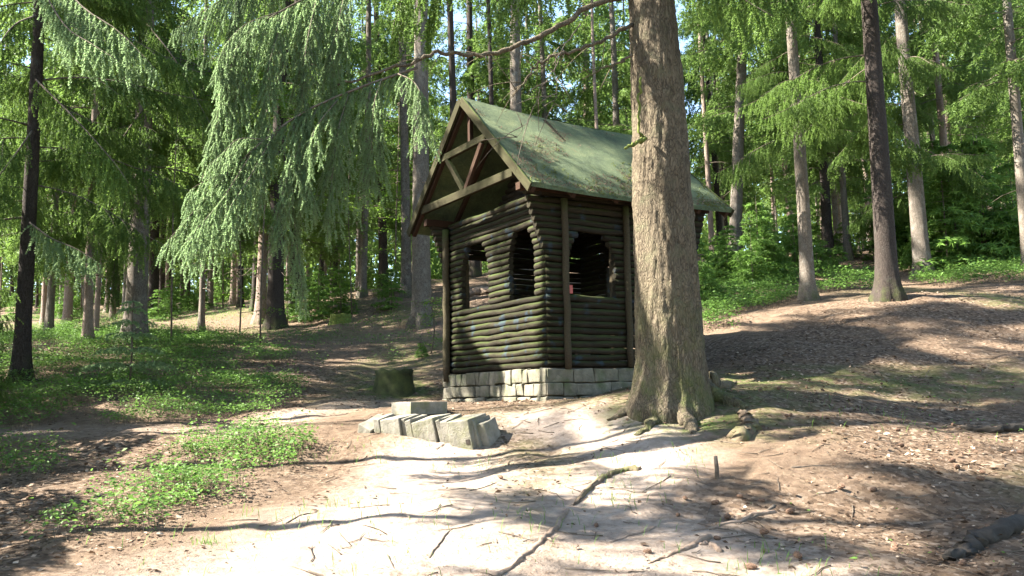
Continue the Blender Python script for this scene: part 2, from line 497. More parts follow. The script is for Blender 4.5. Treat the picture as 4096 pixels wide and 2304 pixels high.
def wall_run(n, z, wall, total, holes, ext0=0, ext1=0, r=LR):
    """one course with the gaps of its windows"""
    segs = [(0, total)]
    for (a, b, c0, c1, arch) in holes:
        if c0 <= n < c1:
            k = c1 - 1 - n
            cut = {0: .42, 1: .24, 2: .12, 3: .05}.get(k, 0) * (b - a) * .5 if arch else 0
            a2, b2 = a + cut + random.uniform(-.008, .008), b - cut + random.uniform(-.008, .008)
            new = []
            for s in segs:
                if a2 <= s[0] or b2 >= s[1]: new.append(s) if (b2 < s[0] or a2 > s[1]) else None
                if s[0] < a2 and b2 < s[1]: new += [(s[0], a2), (b2, s[1])]
            segs = new
    out = []
    for (a, b) in segs:
        m0 = 1 if a == 0 and ext0 == 0 else 0
        m1 = 1 if b == total and ext1 == 0 else 0
        a3 = LR if m0 else (a - ext0 if a == 0 else a)
        b3 = total - LR if m1 else (b + ext1 if b == total else b)
        out.append(log(a3, b3, z, wall, m0, m1, r=r))
    return out

W_FRONT = [(HW - 2.25, HW - 1.47, SILL, 22, True), (HW - .90, HW - .27, SILL, 22, True)]
W_SIDE = [(.385, 1.15, SILL, 21, True)]
W_BACK = [(HL - 1.08, HL - .36, SILL, 21, False)]
W_REAR = [(1.12, 1.97, 0, 20, False)]
for n in range(NC):
    z = CRS * (n + .5)
    e = max(0, n - 17) * .030 if n >= 18 else 0
    eb = e * .9
    wall_run(n, z, 'front', HW, W_FRONT)
    wall_run(n, z, 'side', HL, W_SIDE, ext0=e, ext1=eb)
    wall_run(n, z, 'rear', HW, W_REAR)
    wall_run(n, z, 'back', HL, W_BACK, ext0=eb, ext1=e, r=LR * .84 if n in (13, 16, 18, 22) else LR)
# gable logs above the front and rear walls, darkened to stand for shade
for n in range(NC, NC + 18):
    z = CRS * (n + .5)
    half = (RZ - .14 - z) / SLOPE
    if half > .12:
        log(HW / 2 - half, HW / 2 + half, z, 'front', mat=DARKM).location.x += .85; log(HW / 2 - half, HW / 2 + half, z, 'rear', mat=DARKM)

def post(u, v, z0, z1, r, mat, seed, name='post', tilt=0):
    V, F = rod_mesh(z1 - z0, r, seed=seed, wob=.008)
    V = [(y, z, x) for x, y, z in V]
    return link(name, pymesh(name, V, [f[::-1] if False else f for f in F], [mat], True), hut, (u, v, z0), (0, tilt, 0))
post(.30, -.035, -.03, 2.20, .045, POSTM, 5); post(1.33, -.035, 0, 2.20, .045, POSTM, 6); post(2.3, -.035, 0, 2.20, .045, POSTM, 7)
post(-.045, HW - .11, -.12, 2.22, .055, POSTM, 8)
post(.13, 1.28, .95, 2.1, .05, POSTM, 9); post(.13, HW - 2.2 + .0 + 1.75, .95, 2.1, .04, POSTM, 10)
post(1.2, .13, .0, 2.1, .05, POSTM, 11)

def box_mesh(name, sx, sy, sz, mat, bev=.008, jitter=0.0, seed=0, cuts=0, rough=.012):
    bm = bmesh.new(); bmesh.ops.create_cube(bm, size=1)
    rg = random.Random(seed)
    for v in bm.verts:
        v.co = Vector((v.co.x * sx, v.co.y * sy, v.co.z * sz)) + Vector([rg.uniform(-jitter, jitter) for _ in range(3)])
    if bev: bmesh.ops.bevel(bm, geom=bm.edges[:], offset=bev, segments=2, affect='EDGES', profile=.6)
    if cuts:
        bmesh.ops.subdivide_edges(bm, edges=[e for e in bm.edges if e.calc_length() > .05], cuts=cuts, use_grid_fill=True)
        for v in bm.verts:
            p = v.co * 6 + Vector((seed * 7.3, 0, 0)); v.co += v.co.normalized() * mnoise.noise(p) * rough
    me = bpy.data.meshes.new(name); bm.to_mesh(me); bm.free(); me.materials.append(mat)
    return me

# stone footing: courses of single blocks round the four sides
def stones(wall, total, course, z0, h, widths, proud):
    a = -proud
    i = 0
    end = total + proud
    while a < end - .05:
        wd = widths[i % len(widths)] * random.uniform(.9, 1.1)
        if end - (a + wd) < .12: wd = end - a
        pr = random.uniform(-.006, .014); hh = h - .012 + random.uniform(-.006, .004)
        me = box_mesh('stone', wd - .016, .26, hh, STONE, .016, .013, random.randrange(999), 2, .022)
        c = a + wd / 2
        d = .13 - proud - pr
        loc = {'side': (c, d, z0 + hh / 2), 'front': (d, c, z0 + hh / 2), 'rear': (HL - d, c, z0 + hh / 2), 'back': (c, HW - d, z0 + hh / 2)}[wall]
        link('stone', me, hut, loc, (0, 0, 0 if wall in ('side', 'back') else math.pi / 2))
        a += wd; i += 1
for k, (z0, h, pr, wf, ws) in enumerate(((-.195, .19, .035, (.17, .28, .12, .24, .19, .30), (.42, .36, .40)), (-.365, .17, .04, (.32, .25, .17, .36), (.24, .20, .62, .5)),
                                         (-.53, .165, .05, (.40, .30, .45), (.5, .4)), (-.72, .19, .05, (.5, .4), (.5, .45)))):
    stones('front', HW, k, z0, h, wf, pr); stones('side', HL, k, z0, h, ws, pr)
    if k < 2: stones('rear', HW, k, z0, h, (.5, .4), pr - .01); stones('back', HL, k, z0, h, (.45, .55), pr - .01)
mb = box_mesh('mortar', HL - .06, HW - .06, .70, MORTAR, 0); link('mortar', mb, hut, (HL / 2, HW / 2, -.37))

# roof: two felt covered sides
def roof_side(sgn):
    nu, nv = 44, 22
    V, F = [], []
    run = HW / 2 + EO
    for s, off in ((0, 0.0), (1, -.055)):
        for i in range(nu + 1):
            for j in range(nv + 1):
                u = -FO + (HL + FO + RO) * i / nu; t = j / nv
                sag = -.05 * math.sin(math.pi * i / nu) * (1 - .4 * t) - .10 * (i / nu) * (1 - t)
                n = mnoise.noise(Vector((u * 2.3, t * 4, sgn * 5))) * .012 + mnoise.noise(Vector((u * 7, t * 12, sgn * 3))) * .005
                v = HW / 2 + sgn * run * t
                z = RZ - run * SLOPE * t + sag + (n if s == 0 else 0) + off
                if j == nv and s == 0: v += sgn * random.uniform(-.012, .022); z += random.uniform(-.01, .006)
                if t == 0: v = HW / 2 
                V.append((u, v, z))
    N = (nu + 1) * (nv + 1); q = lambda i, j: i * (nv + 1) + j
    for i in range(nu):
        for j in range(nv):
            f = (q(i, j), q(i + 1, j), q(i + 1, j + 1), q(i, j + 1))
            F.append(f[::-1] if sgn < 0 else f); g = tuple(x + N for x in f); F.append(g if sgn < 0 else g[::-1])
    edge = [q(i, nv) for i in range(nu + 1)]
    for a, b in zip(edge[:-1], edge[1:]): F.append((a, b, b + N, a + N))
    for i in (0, nu):
        e = [q(i, j) for j in range(nv + 1)]
        for a, b in zip(e[:-1], e[1:]): F.append((a, b, b + N, a + N))
    me = pymesh('roof_side', V, F, [ROOFM], False)
    o = link('roof_side', me, hut); return o
for s in (-1, 1): roof_side(s)
def roof_debris():
    """needles, cone scales and moss cushions lying on the felt"""
    T = Tris(); rng = np.random.default_rng(3); n = 9000; run_ = HW / 2 + EO
    u = rng.uniform(-FO, HL + RO, n); t = rng.uniform(.02, 1, n) ** .8
    k = vnoise(u * 2.2 + 7, t * 5, 71) * .7 + vnoise(u * 6, t * 14, 72) * .4 + .25 * (t > .93) > .66; u, t = u[k], t[k]; n = len(u)
    f = np.clip((u + FO) / (HL + FO + RO), 0, 1)
    z = RZ - run_ * SLOPE * t - .05 * np.sin(math.pi * f) * (1 - .4 * t) - .10 * f * (1 - t) + .012; v = HW / 2 - run_ * t
    p = np.stack([u, v, z], 1); nr = unit(np.array([0, -SLOPE, 1.0])); d = rng.normal(0, 1, (n, 3)); d -= np.outer(d @ nr, nr); d = unit(d)
    l = rng.uniform(.015, .05, n)[:, None]; sdv = np.cross(d, nr) * rng.uniform(.003, .010, n)[:, None]
    T.soup(p - sdv, p + sdv, p + d * l + nr * rng.uniform(0, .02, n)[:, None], 0, rng.random(n) * .75)
    n = 600; u = rng.uniform(-FO, HL + RO, n); t = 1 - rng.random(n) ** 2 * .5; k = vnoise(u * 3, t * 6, 75) > .5; u, t = u[k], t[k]; n = len(u)
    f = np.clip((u + FO) / (HL + FO + RO), 0, 1); z = RZ - run_ * SLOPE * t - .05 * np.sin(math.pi * f) * (1 - .4 * t) - .10 * f * (1 - t)
    for q in range(9):
        pp = np.stack([u, HW / 2 - run_ * t, z], 1) + rng.normal(0, .014, (n, 3)); a = rng.normal(0, 1, (n, 3)) * .5 + nr; b = unit(np.cross(a, rng.normal(0, 1, (n, 3)))) * .006
        T.soup(pp - b, pp + b, pp + unit(a) * rng.uniform(.012, .030, n)[:, None], 1, 0)
    o = link('roof_moss', T.mesh('roof_moss', [DEADLEAF, MOSS]), hut); o['kind'] = 'stuff'

roof_debris()
def beam(name, p, q, w, h, mat, parent=hut, bev=.006, seed=1):
    """board from p to q; w across, h in the upright direction"""
    p, q = Vector(p), Vector(q); d = q - p
    me = box_mesh(name, d.length, w, h, mat, bev, .003, seed)
    o = link(name, me, parent); x = d.normalized(); z = Vector((0, 0, 1)); y = z.cross(x)
    if y.length < 1e-4: y = Vector((0, 1, 0))
    y.normalize(); z = x.cross(y)
    o.matrix_local = Matrix.Translation((p + q) / 2) @ Matrix((x, y, z)).transposed().to_4x4()
    return o
run = HW / 2 + EO
for u, mt in ((-FO - .012, BEAMM), (HL + RO + .012, BEAMM)):
    sg = .10 if u > 0 else 0
    for s in (-1, 1):
        b = beam('barge_board', (u, HW / 2 + s * .01, RZ - .055 - sg), (u, HW / 2 + s * (run + .01), EZ - .075), .024, .12, mt, seed=3)
uf = -FO + .045
beam('tie_beam', (uf, HW / 2 - 1.30, 2.50), (uf, HW / 2 + 1.36, 2.50), .06, .115, BEAMM, seed=4)
beam('collar_beam', (uf, HW / 2 - .62, 3.15), (uf, HW / 2 + .66, 3.15), .06, .10, BEAMM, seed=5)
beam('strut', (uf, HW / 2 + .04, 2.55), (uf, HW / 2 + .52, 3.10), .055, .075, BEAMM, seed=6)
beam('strut', (uf, HW / 2 - .04, 2.55), (uf, HW / 2 - .50, 3.10), .055, .075, RAFTM, seed=7)
beam('king_post', (uf + .1, HW / 2, 3.2), (uf + .1, HW / 2, RZ - .12), .06, .06, RAFTM, seed=8)
for k, u in enumerate((uf + .02, .25, .95, 1.65, HL - .2, HL + RO - .06)):
    for s in (-1, 1):
        beam('rafter', (u, HW / 2 + s * .03, RZ - .13 - (.10 * max(0, u) / HL)), (u, HW / 2 + s * (run - .03), EZ - .085), .06, .09, RAFTM, seed=9 + k)
for vv, zz in ((.0, 2.315), (HW, 2.315)):
    beam('wall_plate', (-FO + .08, vv + (.05 if vv == 0 else -.05), zz), (HL + RO - .08, vv + (.05 if vv == 0 else -.05), zz), .11, .10, RAFTM, seed=21)
# red notice and inner fittings
pl = box_mesh('notice_plate', .085, .012, .11, REDM, .002); o = link('notice_plate', pl, hut, (.373, -.008, SILL * CRS + .07)); o['label'] = 'small faded red plate fixed beside the side window'
fl = box_mesh('hut_floor', HL - .2, HW - .2, .05, DARKM, 0); link('hut_floor', fl, hut, (HL / 2, HW / 2, .0))
R3 = hut.matrix_basis
def HUTP(u, v, z):
    c, s = math.cos(HUT_YAW), math.sin(HUT_YAW)
    return Vector((hut.location.x + u * c - v * s, hut.location.y + u * s + v * c, hut.location.z + z))
bn = empty('bench', HUTP(HL - .45, HW / 2, .03), HUT_YAW, 'plank bench standing inside the dark hut along its rear wall', 'bench')
for k in range(2): link('seat_plank', box_mesh('seat_plank', .14, 2.1, .04, PLANKM, .005, .002, k), bn, (-.08 + .16 * k, 0, .47))
for k in (-.8, .8): link('leg', box_mesh('leg', .28, .06, .445, PLANKM, .004), bn, (0, k, .2225))

# ------------------------------------------------------------------ spruce foliage

def needles(T, P0, D, L, sag, step, nlen, nwid, per, rng, new=.22, m=1):
    """needles along many curved twigs at once"""
    P0, D, L = np.asarray(P0), unit(np.asarray(D)), np.asarray(L)
    cnt = np.maximum(2, np.round(L / step).astype(int))
    i = np.repeat(np.arange(len(L)), cnt)
    k = np.arange(len(i)) - np.repeat(np.cumsum(cnt) - cnt, cnt)
    t = (k + rng.uniform(.2, .8, len(i))) / cnt[i]
    d = D[i] + np.outer(-2 * sag * t, UP); d = unit(d)
    p = P0[i] + D[i] * (L[i] * t)[:, None] - np.outer(sag * L[i] * t * t, UP)
    s = np.cross(d, UP) + rng.normal(0, .05, d.shape); s = unit(s); n = np.cross(s, d)
    tone = np.clip((t - (1 - new)) / new, 0, 1) * rng.uniform(.6, 1, len(t)) + rng.uniform(0, .12, len(t))
    ph = rng.uniform(0, 6.28, len(i))
    for q in range(per):
        a = ph + q * 2 * math.pi / per + rng.normal(0, .3, len(i))
        rad = np.cos(a)[:, None] * s + np.sin(a)[:, None] * n * .6
        dr = unit(d * rng.uniform(.5, 1.0, (len(i), 1)) + rad)
        ln = nlen * rng.uniform(.75, 1.2, len(i)) * (1 - .35 * t)
        wv = unit(np.cross(dr, rng.normal(0, 1, d.shape))) * (nwid * .5)
        T.soup(p - wv, p + wv, p + dr * ln[:, None], m, tone)

def polyline(pts, n):
    pts = np.asarray(pts, float)
    t = np.linspace(0, len(pts) - 1, n); i = np.clip(np.floor(t).astype(int), 0, len(pts) - 2); f = (t - i)[:, None]
    g = np.gradient(pts, axis=0)
    p0, p1, m0, m1 = pts[i], pts[i + 1], g[i], g[i + 1]
    return (2 * f**3 - 3 * f**2 + 1) * p0 + (f**3 - 2 * f**2 + f) * m0 + (-2 * f**3 + 3 * f**2) * p1 + (f**3 - f**2) * m1

LODS = {'A': dict(sec=.046, tw=.036, step=.010, nlen=.021, nwid=.011, per=5), 'B': dict(sec=.065, tw=.058, step=.018, nlen=.038, nwid=.018, per=4),
        'C': dict(sec=.11, tw=.10, step=.05, nlen=.14, nwid=.036, per=2), 'D': dict(sec=.20, tw=.18, step=.12, nlen=.32, nwid=.075, per=2)}

def spray(T, pts, lod, hang, sec_len, rng, start=.15, wood=.014, flat=.35, tw_len=.13, new=.22, bare_wood=True):
    """a spruce limb along a chain of points, with hanging side shoots and needle covered twigs"""
    q = LODS[lod]
    ax = polyline(pts, 24)
    seg = np.linalg.norm(np.diff(ax, axis=0), axis=1); cum = np.concatenate([[0], np.cumsum(seg)]); Lb = cum[-1]
    if bare_wood: T.tube(ax[::2 if lod in 'AB' else 6], np.linspace(wood, wood * .25, len(ax[::2 if lod in 'AB' else 6])), 5 if lod in 'AB' else 3, 0)
    n = max(4, int(Lb * (1 - start) / q['sec']))
    s = start + (1 - start) * (np.arange(n) + rng.uniform(0, .8, n)) / n
    pos = np.stack([np.interp(s * Lb, cum, ax[:, c]) for c in range(3)], 1)
    tan = unit(np.stack([np.interp(s * Lb, cum, np.gradient(ax[:, c])) for c in range(3)], 1))
    side = unit(np.cross(tan, UP)) * np.where(np.arange(n) % 2 == 0, 1, -1)[:, None]
    hg = hang * rng.uniform(.55, 1.25, n)
    d = unit(tan * rng.uniform(.35, .75, (n, 1)) + side * (rng.uniform(.35, .9, (n, 1)) * (1 - .6 * hang) + .12) - np.outer(hg, UP))
    env = np.minimum(1, (1.02 - s) * 3.2) * np.minimum(1, .45 + s * 1.5)
    SL = sec_len * env * rng.uniform(.45, 1.2, n) + .05
    sag = .25 + .3 * hang
    needles(T, pos, d, SL, sag, q['step'], q['nlen'], q['nwid'], q['per'], rng, new * .6)
    if lod == 'A':
        for k in range(0, n):
            tt = np.linspace(0, 1, 4)[:, None]
            T.tube(pos[k] + d[k] * SL[k] * tt - UP * sag * SL[k] * tt * tt, [.004, .003, .0025, .0015], 3, 0)
    cnt = np.maximum(1, (SL / q['tw']).astype(int)); i = np.repeat(np.arange(n), cnt)
    k = np.arange(len(i)) - np.repeat(np.cumsum(cnt) - cnt, cnt)
    t = (k + rng.uniform(.3, .9, len(i))) / cnt[i]
    p = pos[i] + d[i] * (SL[i] * t)[:, None] - np.outer(sag * SL[i] * t * t, UP)
    dd = unit(d[i] - np.outer(2 * sag * t, UP))
    sd2 = unit(np.cross(dd, UP + rng.normal(0, .3, dd.shape))) * np.where(k % 2 == 0, 1, -1)[:, None]
    td = unit(dd * .9 + sd2 * rng.uniform(.4, 1.0, (len(i), 1)) - np.outer(hang * rng.uniform(.1, .8, len(i)), UP))
    tl = tw_len * rng.uniform(.5, 1.25, len(i)) * (1.1 - .5 * t)
    needles(T, p, td, tl, .2 + .3 * hang, q['step'], q['nlen'], q['nwid'], q['per'], rng, new)

def limb_points(L, rise, droop, tip, rng):
    x = np.linspace(0, 1, 6)
    z = rise * x - droop * x * x + tip * np.clip(x - .6, 0, 1) ** 2 * 3
    y = np.cumsum(rng.normal(0, .03, 6)) * L * .5; y -= y[0]
    return np.stack([x * L, y, z * L], 1)

def limb_mesh(lod, seed, L=2.6, hang=.75, mat=NEEDLE):
    rng = np.random.default_rng(seed); T = Tris()
    pts = limb_points(L, .10, .45, .22, rng)
    spray(T, pts, lod, hang, .46, rng, .12, .016, tw_len=.16)
    ax = polyline(pts, 24)
    for s in (.3, .45, .6, .72):                       # forks that widen the limb
        b = ax[int(s * 23)]; sg = 1 if rng.random() < .5 else -1
        dv = np.array([.7, sg * .8, -.25]); l = L * (1 - s) * .75
        f = np.linspace(0, 1, 4)[:, None]
        spray(T, b + dv * l * f - UP * .25 * l * f * f, lod, hang, .34, rng, .1, .008, tw_len=.15)
    return T.mesh('branch', [TWIG, mat])
LIMB_B = [limb_mesh('B', 100 + k) for k in range(4)]

def crown_mesh(lod, seed, z0, height, Lmax, per_m, mat=NEEDLE, dead=True):
    """the whole crown of a farther tree in one mesh; the trunk runs along z"""
    rng = np.random.default_rng(seed); T = Tris()
    z = z0
    while z < height - .3:
        f = (z - z0) / (height - z0)
        L = Lmax * (1 - f) ** .75 * min(1, .55 + f * 3) * rng.uniform(.6, 1.15) + .25
        a = rng.uniform(0, 6.283)
        pts = limb_points(L, .02 + .35 * f, .5 - .25 * f, .22, rng)
        c, s = math.cos(a), math.sin(a)
        R = np.array([[c, -s, 0], [s, c, 0], [0, 0, 1]])
        spray(T, pts @ R.T + np.array([0, 0, z]), lod, .85 - .4 * f, .42 + .16 * (L / 3), rng, .12, .018, tw_len=.24 if lod == 'D' else .17)
        if lod == 'C' and L > 1.0:
            ax = polyline(pts, 12)
            for sg in (-1, 1):
                b = ax[4]; l = L * .5; g = np.linspace(0, 1, 4)[:, None]
                spray(T, (b + np.array([.75, sg * .7, -.2]) * l * g - UP * .2 * l * g * g) @ R.T + np.array([0, 0, z]), lod, .8 - .4 * f, .32, rng, .1, .01, tw_len=.16)
        z += rng.uniform(.4, 1.6) / per_m * (1 if z < (10 if lod == 'C' else 13) else 2.6)
    if dead:
        for k in range(14):
            zz = rng.uniform(1.2, z0 + 1.5); a = rng.uniform(0, 6.283); l = rng.uniform(.3, 1.1); g = np.linspace(0, 1, 4)
            T.tube(np.stack([np.cos(a) * l * g, np.sin(a) * l * g, zz - .25 * l * g * g + rng.normal(0, .02, 4)], 1), [.012, .009, .006, .003], 3, 0)
    return T.mesh('crown', [TWIG, mat])
CROWN_C = [crown_mesh('C', 200 + k, (2.2, 3.4, 2.8, 4.6)[k], (17, 20, 18, 21)[k], (2.5, 2.9, 2.7, 2.5)[k], 5.0) for k in range(4)]
CROWN_HIGH = crown_mesh('C', 290, 9.5, 20, 2.3, 5.0)
CROWN_D = [crown_mesh('D', 300 + k, (3.2, 4.4, 6.0)[k], (17, 20, 21)[k], 2.6, 4.6) for k in range(3)]

def trunk_arrays(r, height, seed, sides=14, rings=22, flare=.75, bend=.12, lobes=5, top=.22):
    rg = np.random.default_rng(seed)
    z = np.concatenate([[-.35, -.1, .02, .10, .22, .40, .65], np.linspace(1.0, height, rings)])
    ph = rg.uniform(0, 6.28, 4)
    an = np.arange(sides) * 2 * math.pi / sides
    f = np.clip(z / height, 0, 1)
    cx = bend * np.sin(f * 5 + ph[0]) * f * 2; cy = bend * np.sin(f * 4 + ph[1]) * f * 2
    rad = r * (1 - (1 - top) * f ** .9)
    fl = flare * np.exp(-np.clip(z, 0, 9) / .28)
    ring = 1 + fl[:, None] * (.65 + .55 * np.cos(lobes * an + ph[2])[None]) + .05 * np.cos(3 * an + ph[3])[None] + rg.normal(0, .012, (len(z), sides))
    R = rad[:, None] * ring
    V = np.stack([cx[:, None] + R * np.cos(an), cy[:, None] + R * np.sin(an), np.repeat(z[:, None], sides, 1)], -1).reshape(-1, 3)
    F = []
    for i in range(len(z) - 1):
        for j in range(sides):
            a, b = i * sides + j, i * sides + (j + 1) % sides
            F.append((a, b, b + sides, a + sides))
    return V, F, (z, cx, cy, rad)

TREES = 'spruce trees standing round the hut'
def spruce(label, base, r, height, crown, bark=BARK, lean=(0, 0), seed=1, group=None, cz=1.0, spin=None, name='spruce_tree', bend=.12):
    t = empty(name, base, 0, label, 'tree', group)
    t.rotation_euler = (math.atan(-lean[1]), math.atan(lean[0]), 0)
    V, F, _ = trunk_arrays(r, height, seed, bend=bend)
    link('trunk', pymesh('trunk', V, F, [bark], True), t)
    if crown is not None:
        link('crown', crown, t, (0, 0, 0), (0, 0, random.uniform(0, 6.28) if spin is None else spin), (1, 1, cz))
    return t

def near_spruce(label, base, r, height, z0, n, bark, lmin, lmax, seed, lean=(0, 0), avoid=None, name='spruce_tree', top=None):
    """a nearer tree whose limbs are single parts"""
    t = spruce(label, base, r, height, None, bark, lean, seed, bend=.06)
    rg = random.Random(seed); z = z0; ztop = top or height - 1
    for k in range(n):
        f = (k + rg.random()) / n
        z = z0 + (ztop - z0) * f
        a = rg.uniform(0, 6.283)
        if avoid and any(abs((a - c + math.pi) % (2 * math.pi) - math.pi) < w for c, w in avoid) and z < 9: a += math.pi
        sc = rg.uniform(lmin, lmax) / 2.6 * (1 - .55 * f)
        link('branch', LIMB_B[rg.randrange(4)], t, (0, 0, z), (rg.uniform(-.1, .1), rg.uniform(-.12, .25), a), (sc, sc * rg.uniform(.85, 1.1), sc))
    return t

def wide(px, p):                      # trunk radius from its breadth in the preview
    return px * p.y / 2208.0 * .5

# ---- the named trees of the picture
t1 = hit(50, 962)
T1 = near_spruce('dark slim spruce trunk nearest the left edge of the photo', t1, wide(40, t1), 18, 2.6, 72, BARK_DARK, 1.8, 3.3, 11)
t2 = hit(340, 866)
T2 = near_spruce('brown spruce with shaded drooping limbs behind the little spruce sapling', t2, wide(54, t2), 20, 2.6, 60, BARK, 2.0, 3.4, 12)
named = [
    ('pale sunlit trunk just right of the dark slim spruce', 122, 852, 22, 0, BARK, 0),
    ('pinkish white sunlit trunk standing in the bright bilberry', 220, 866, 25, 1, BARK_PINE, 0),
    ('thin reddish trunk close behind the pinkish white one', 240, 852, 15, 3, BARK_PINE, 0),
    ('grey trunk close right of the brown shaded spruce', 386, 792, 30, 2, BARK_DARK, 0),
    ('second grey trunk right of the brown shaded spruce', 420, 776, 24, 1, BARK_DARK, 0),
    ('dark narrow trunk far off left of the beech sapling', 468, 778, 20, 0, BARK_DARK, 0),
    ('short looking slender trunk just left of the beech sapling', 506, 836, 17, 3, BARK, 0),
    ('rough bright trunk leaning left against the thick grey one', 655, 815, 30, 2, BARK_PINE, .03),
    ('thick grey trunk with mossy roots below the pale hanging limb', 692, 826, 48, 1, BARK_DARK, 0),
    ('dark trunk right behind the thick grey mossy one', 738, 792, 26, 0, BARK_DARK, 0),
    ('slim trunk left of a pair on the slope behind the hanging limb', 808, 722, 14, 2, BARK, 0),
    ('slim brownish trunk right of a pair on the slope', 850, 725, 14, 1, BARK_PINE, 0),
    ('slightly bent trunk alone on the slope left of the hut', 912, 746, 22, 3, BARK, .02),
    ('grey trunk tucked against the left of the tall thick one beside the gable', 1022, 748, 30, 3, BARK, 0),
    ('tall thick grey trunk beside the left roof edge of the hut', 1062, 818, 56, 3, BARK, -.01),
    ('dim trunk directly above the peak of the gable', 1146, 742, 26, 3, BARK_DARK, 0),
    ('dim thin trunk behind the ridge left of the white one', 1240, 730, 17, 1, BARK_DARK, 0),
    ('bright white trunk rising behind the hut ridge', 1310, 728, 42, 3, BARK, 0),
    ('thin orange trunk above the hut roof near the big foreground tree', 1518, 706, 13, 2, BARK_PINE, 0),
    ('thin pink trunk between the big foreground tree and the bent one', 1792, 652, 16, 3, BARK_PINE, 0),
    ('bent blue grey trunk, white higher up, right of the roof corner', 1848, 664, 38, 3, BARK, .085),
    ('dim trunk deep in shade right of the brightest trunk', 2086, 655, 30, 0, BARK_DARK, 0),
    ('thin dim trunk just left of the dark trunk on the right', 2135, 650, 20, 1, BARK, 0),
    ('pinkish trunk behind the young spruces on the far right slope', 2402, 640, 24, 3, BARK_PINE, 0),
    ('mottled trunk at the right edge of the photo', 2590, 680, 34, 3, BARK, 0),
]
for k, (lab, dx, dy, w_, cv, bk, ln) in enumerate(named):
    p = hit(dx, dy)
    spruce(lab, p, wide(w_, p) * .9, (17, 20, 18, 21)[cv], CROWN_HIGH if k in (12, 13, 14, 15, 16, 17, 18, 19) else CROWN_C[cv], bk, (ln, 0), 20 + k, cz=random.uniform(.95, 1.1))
t18 = hit(2035, 754)
near_spruce('brightest sunlit trunk on the right with a pale foot on bare earth', t18, wide(36, t18), 19, 3.4, 50, BARK, 1.6, 2.6, 61)
t19 = hit(2235, 752)
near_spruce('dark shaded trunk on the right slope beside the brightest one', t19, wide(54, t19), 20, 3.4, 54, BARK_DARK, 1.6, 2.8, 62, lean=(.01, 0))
t20 = hit(2322, 694)
near_spruce('greyish thick trunk right of the dark one, low limb across its foot', t20, wide(42, t20), 21, 2.2, 56, BARK, 1.6, 2.8, 63)

# ------------------------------------------------------------------ the big tree in front
hb = P(1686, 1030, 9.4); hb.z = tz(hb.x, hb.y)
hero = empty('old_spruce', hb, 0, 'big old spruce with mossy flared foot standing in front of the hut', 'tree')
def hero_trunk():
    prof = [(1035, 1688, 188), (1000, 1688, 180), (960, 1688, 174), (900, 1687, 164), (800, 1681, 158), (700, 1677, 154), (500, 1665, 146), (350, 1658, 141), (200, 1652, 138), (0, 1638, 124), (-250, 1622, 112)]
    zs, xs, rs = [], [], []
    for dy, cx, w_ in prof:
        p = P(cx, dy, 9.4); zs.append(p.z - hb.z); xs.append(p.x - hb.x); rs.append(w_ * 9.4 / 2208 / 2)
    zs += [12, 18, 23]; xs += [xs[-1] - .1, xs[-1] - .2, xs[-1] - .2]; rs += [.19, .11, .03]
    sides = 120
    z = np.concatenate([np.linspace(-.5, 6.2, 230), np.linspace(6.4, 23, 30)])
    cx = np.interp(z, zs, xs); rad = np.interp(z, zs, rs)
    an = np.arange(sides) * 2 * math.pi / sides
    A, Z = np.meshgrid(an, z)
    fl = np.exp(-np.clip(Z, 0, 9) / .30)
    lob = (np.cos(A - 4.1) * .5 + .5) ** 6 * 1.0 + (np.cos(A - 5.35) * .5 + .5) ** 10 * .9 + (np.cos(A - .15) * .5 + .5) ** 10 * .95 + (np.cos(A - 3.3) * .5 + .5) ** 12 * .9 + (np.cos(A - 1.9) * .5 + .5) ** 10 * .7
    R = rad[:, None] * (1 + fl * (.30 * lob - .12))
    R *= 1 + .045 * np.sin(2 * A + Z * .9 + 1) * np.clip(1.3 - fl, 0, 1) + .022 * np.sin(5 * A - Z * 1.3)
    nz = np.zeros_like(R)
    for f, am in ((5, .014), (11, .012), (24, .009), (48, .008)):
        nz += (vnoise(np.cos(A) * f * .9 + 40 + np.sin(A) * f * .35, Z * f * .28 + np.sin(A) * f * .8, int(f)) - .5) * 2 * am
    R = R + nz
    V = np.stack([cx[:, None] + R * np.cos(A), R * np.sin(A), Z], -1).reshape(-1, 3)
    i, j = np.meshgrid(np.arange(len(z) - 1), np.arange(sides), indexing='ij')
    a = (i * sides + j).ravel(); b = (i * sides + (j + 1) % sides).ravel()
    T = np.concatenate([np.stack([a, b, b + sides], 1), np.stack([a, b + sides, a + sides], 1)])
    tr = Tris(); tr.add(V, T)
    link('trunk', tr.mesh('trunk', [BARK_HERO], True), hero)
hero_trunk()
def hero_root(pts, r0, r1, seed):
    rg = np.random.default_rng(seed); w_ = np.array([list(hit(*q)) for q in pts]); ax = polyline(w_, 18)
    ax[:, :2] += rg.normal(0, .012, (18, 2)); rr = np.linspace(r0, r1, 18) * (1 + np.convolve(rg.normal(0, .16, 18), np.ones(3) / 3, 'same'))
    ax[:, 2] = terrain(ax[:, 0], ax[:, 1]) + rr * np.linspace(.9, -.4, 18)
    T = Tris(); T.tube(ax - np.array(hb), rr, 14, 0); T.V[0] += rg.normal(0, .006, T.V[0].shape)
    link('root', T.mesh('root', [BARK_HERO], True), hero)
def rel(o, pts):
    return [tuple(Vector(p) - o.location) for p in pts]
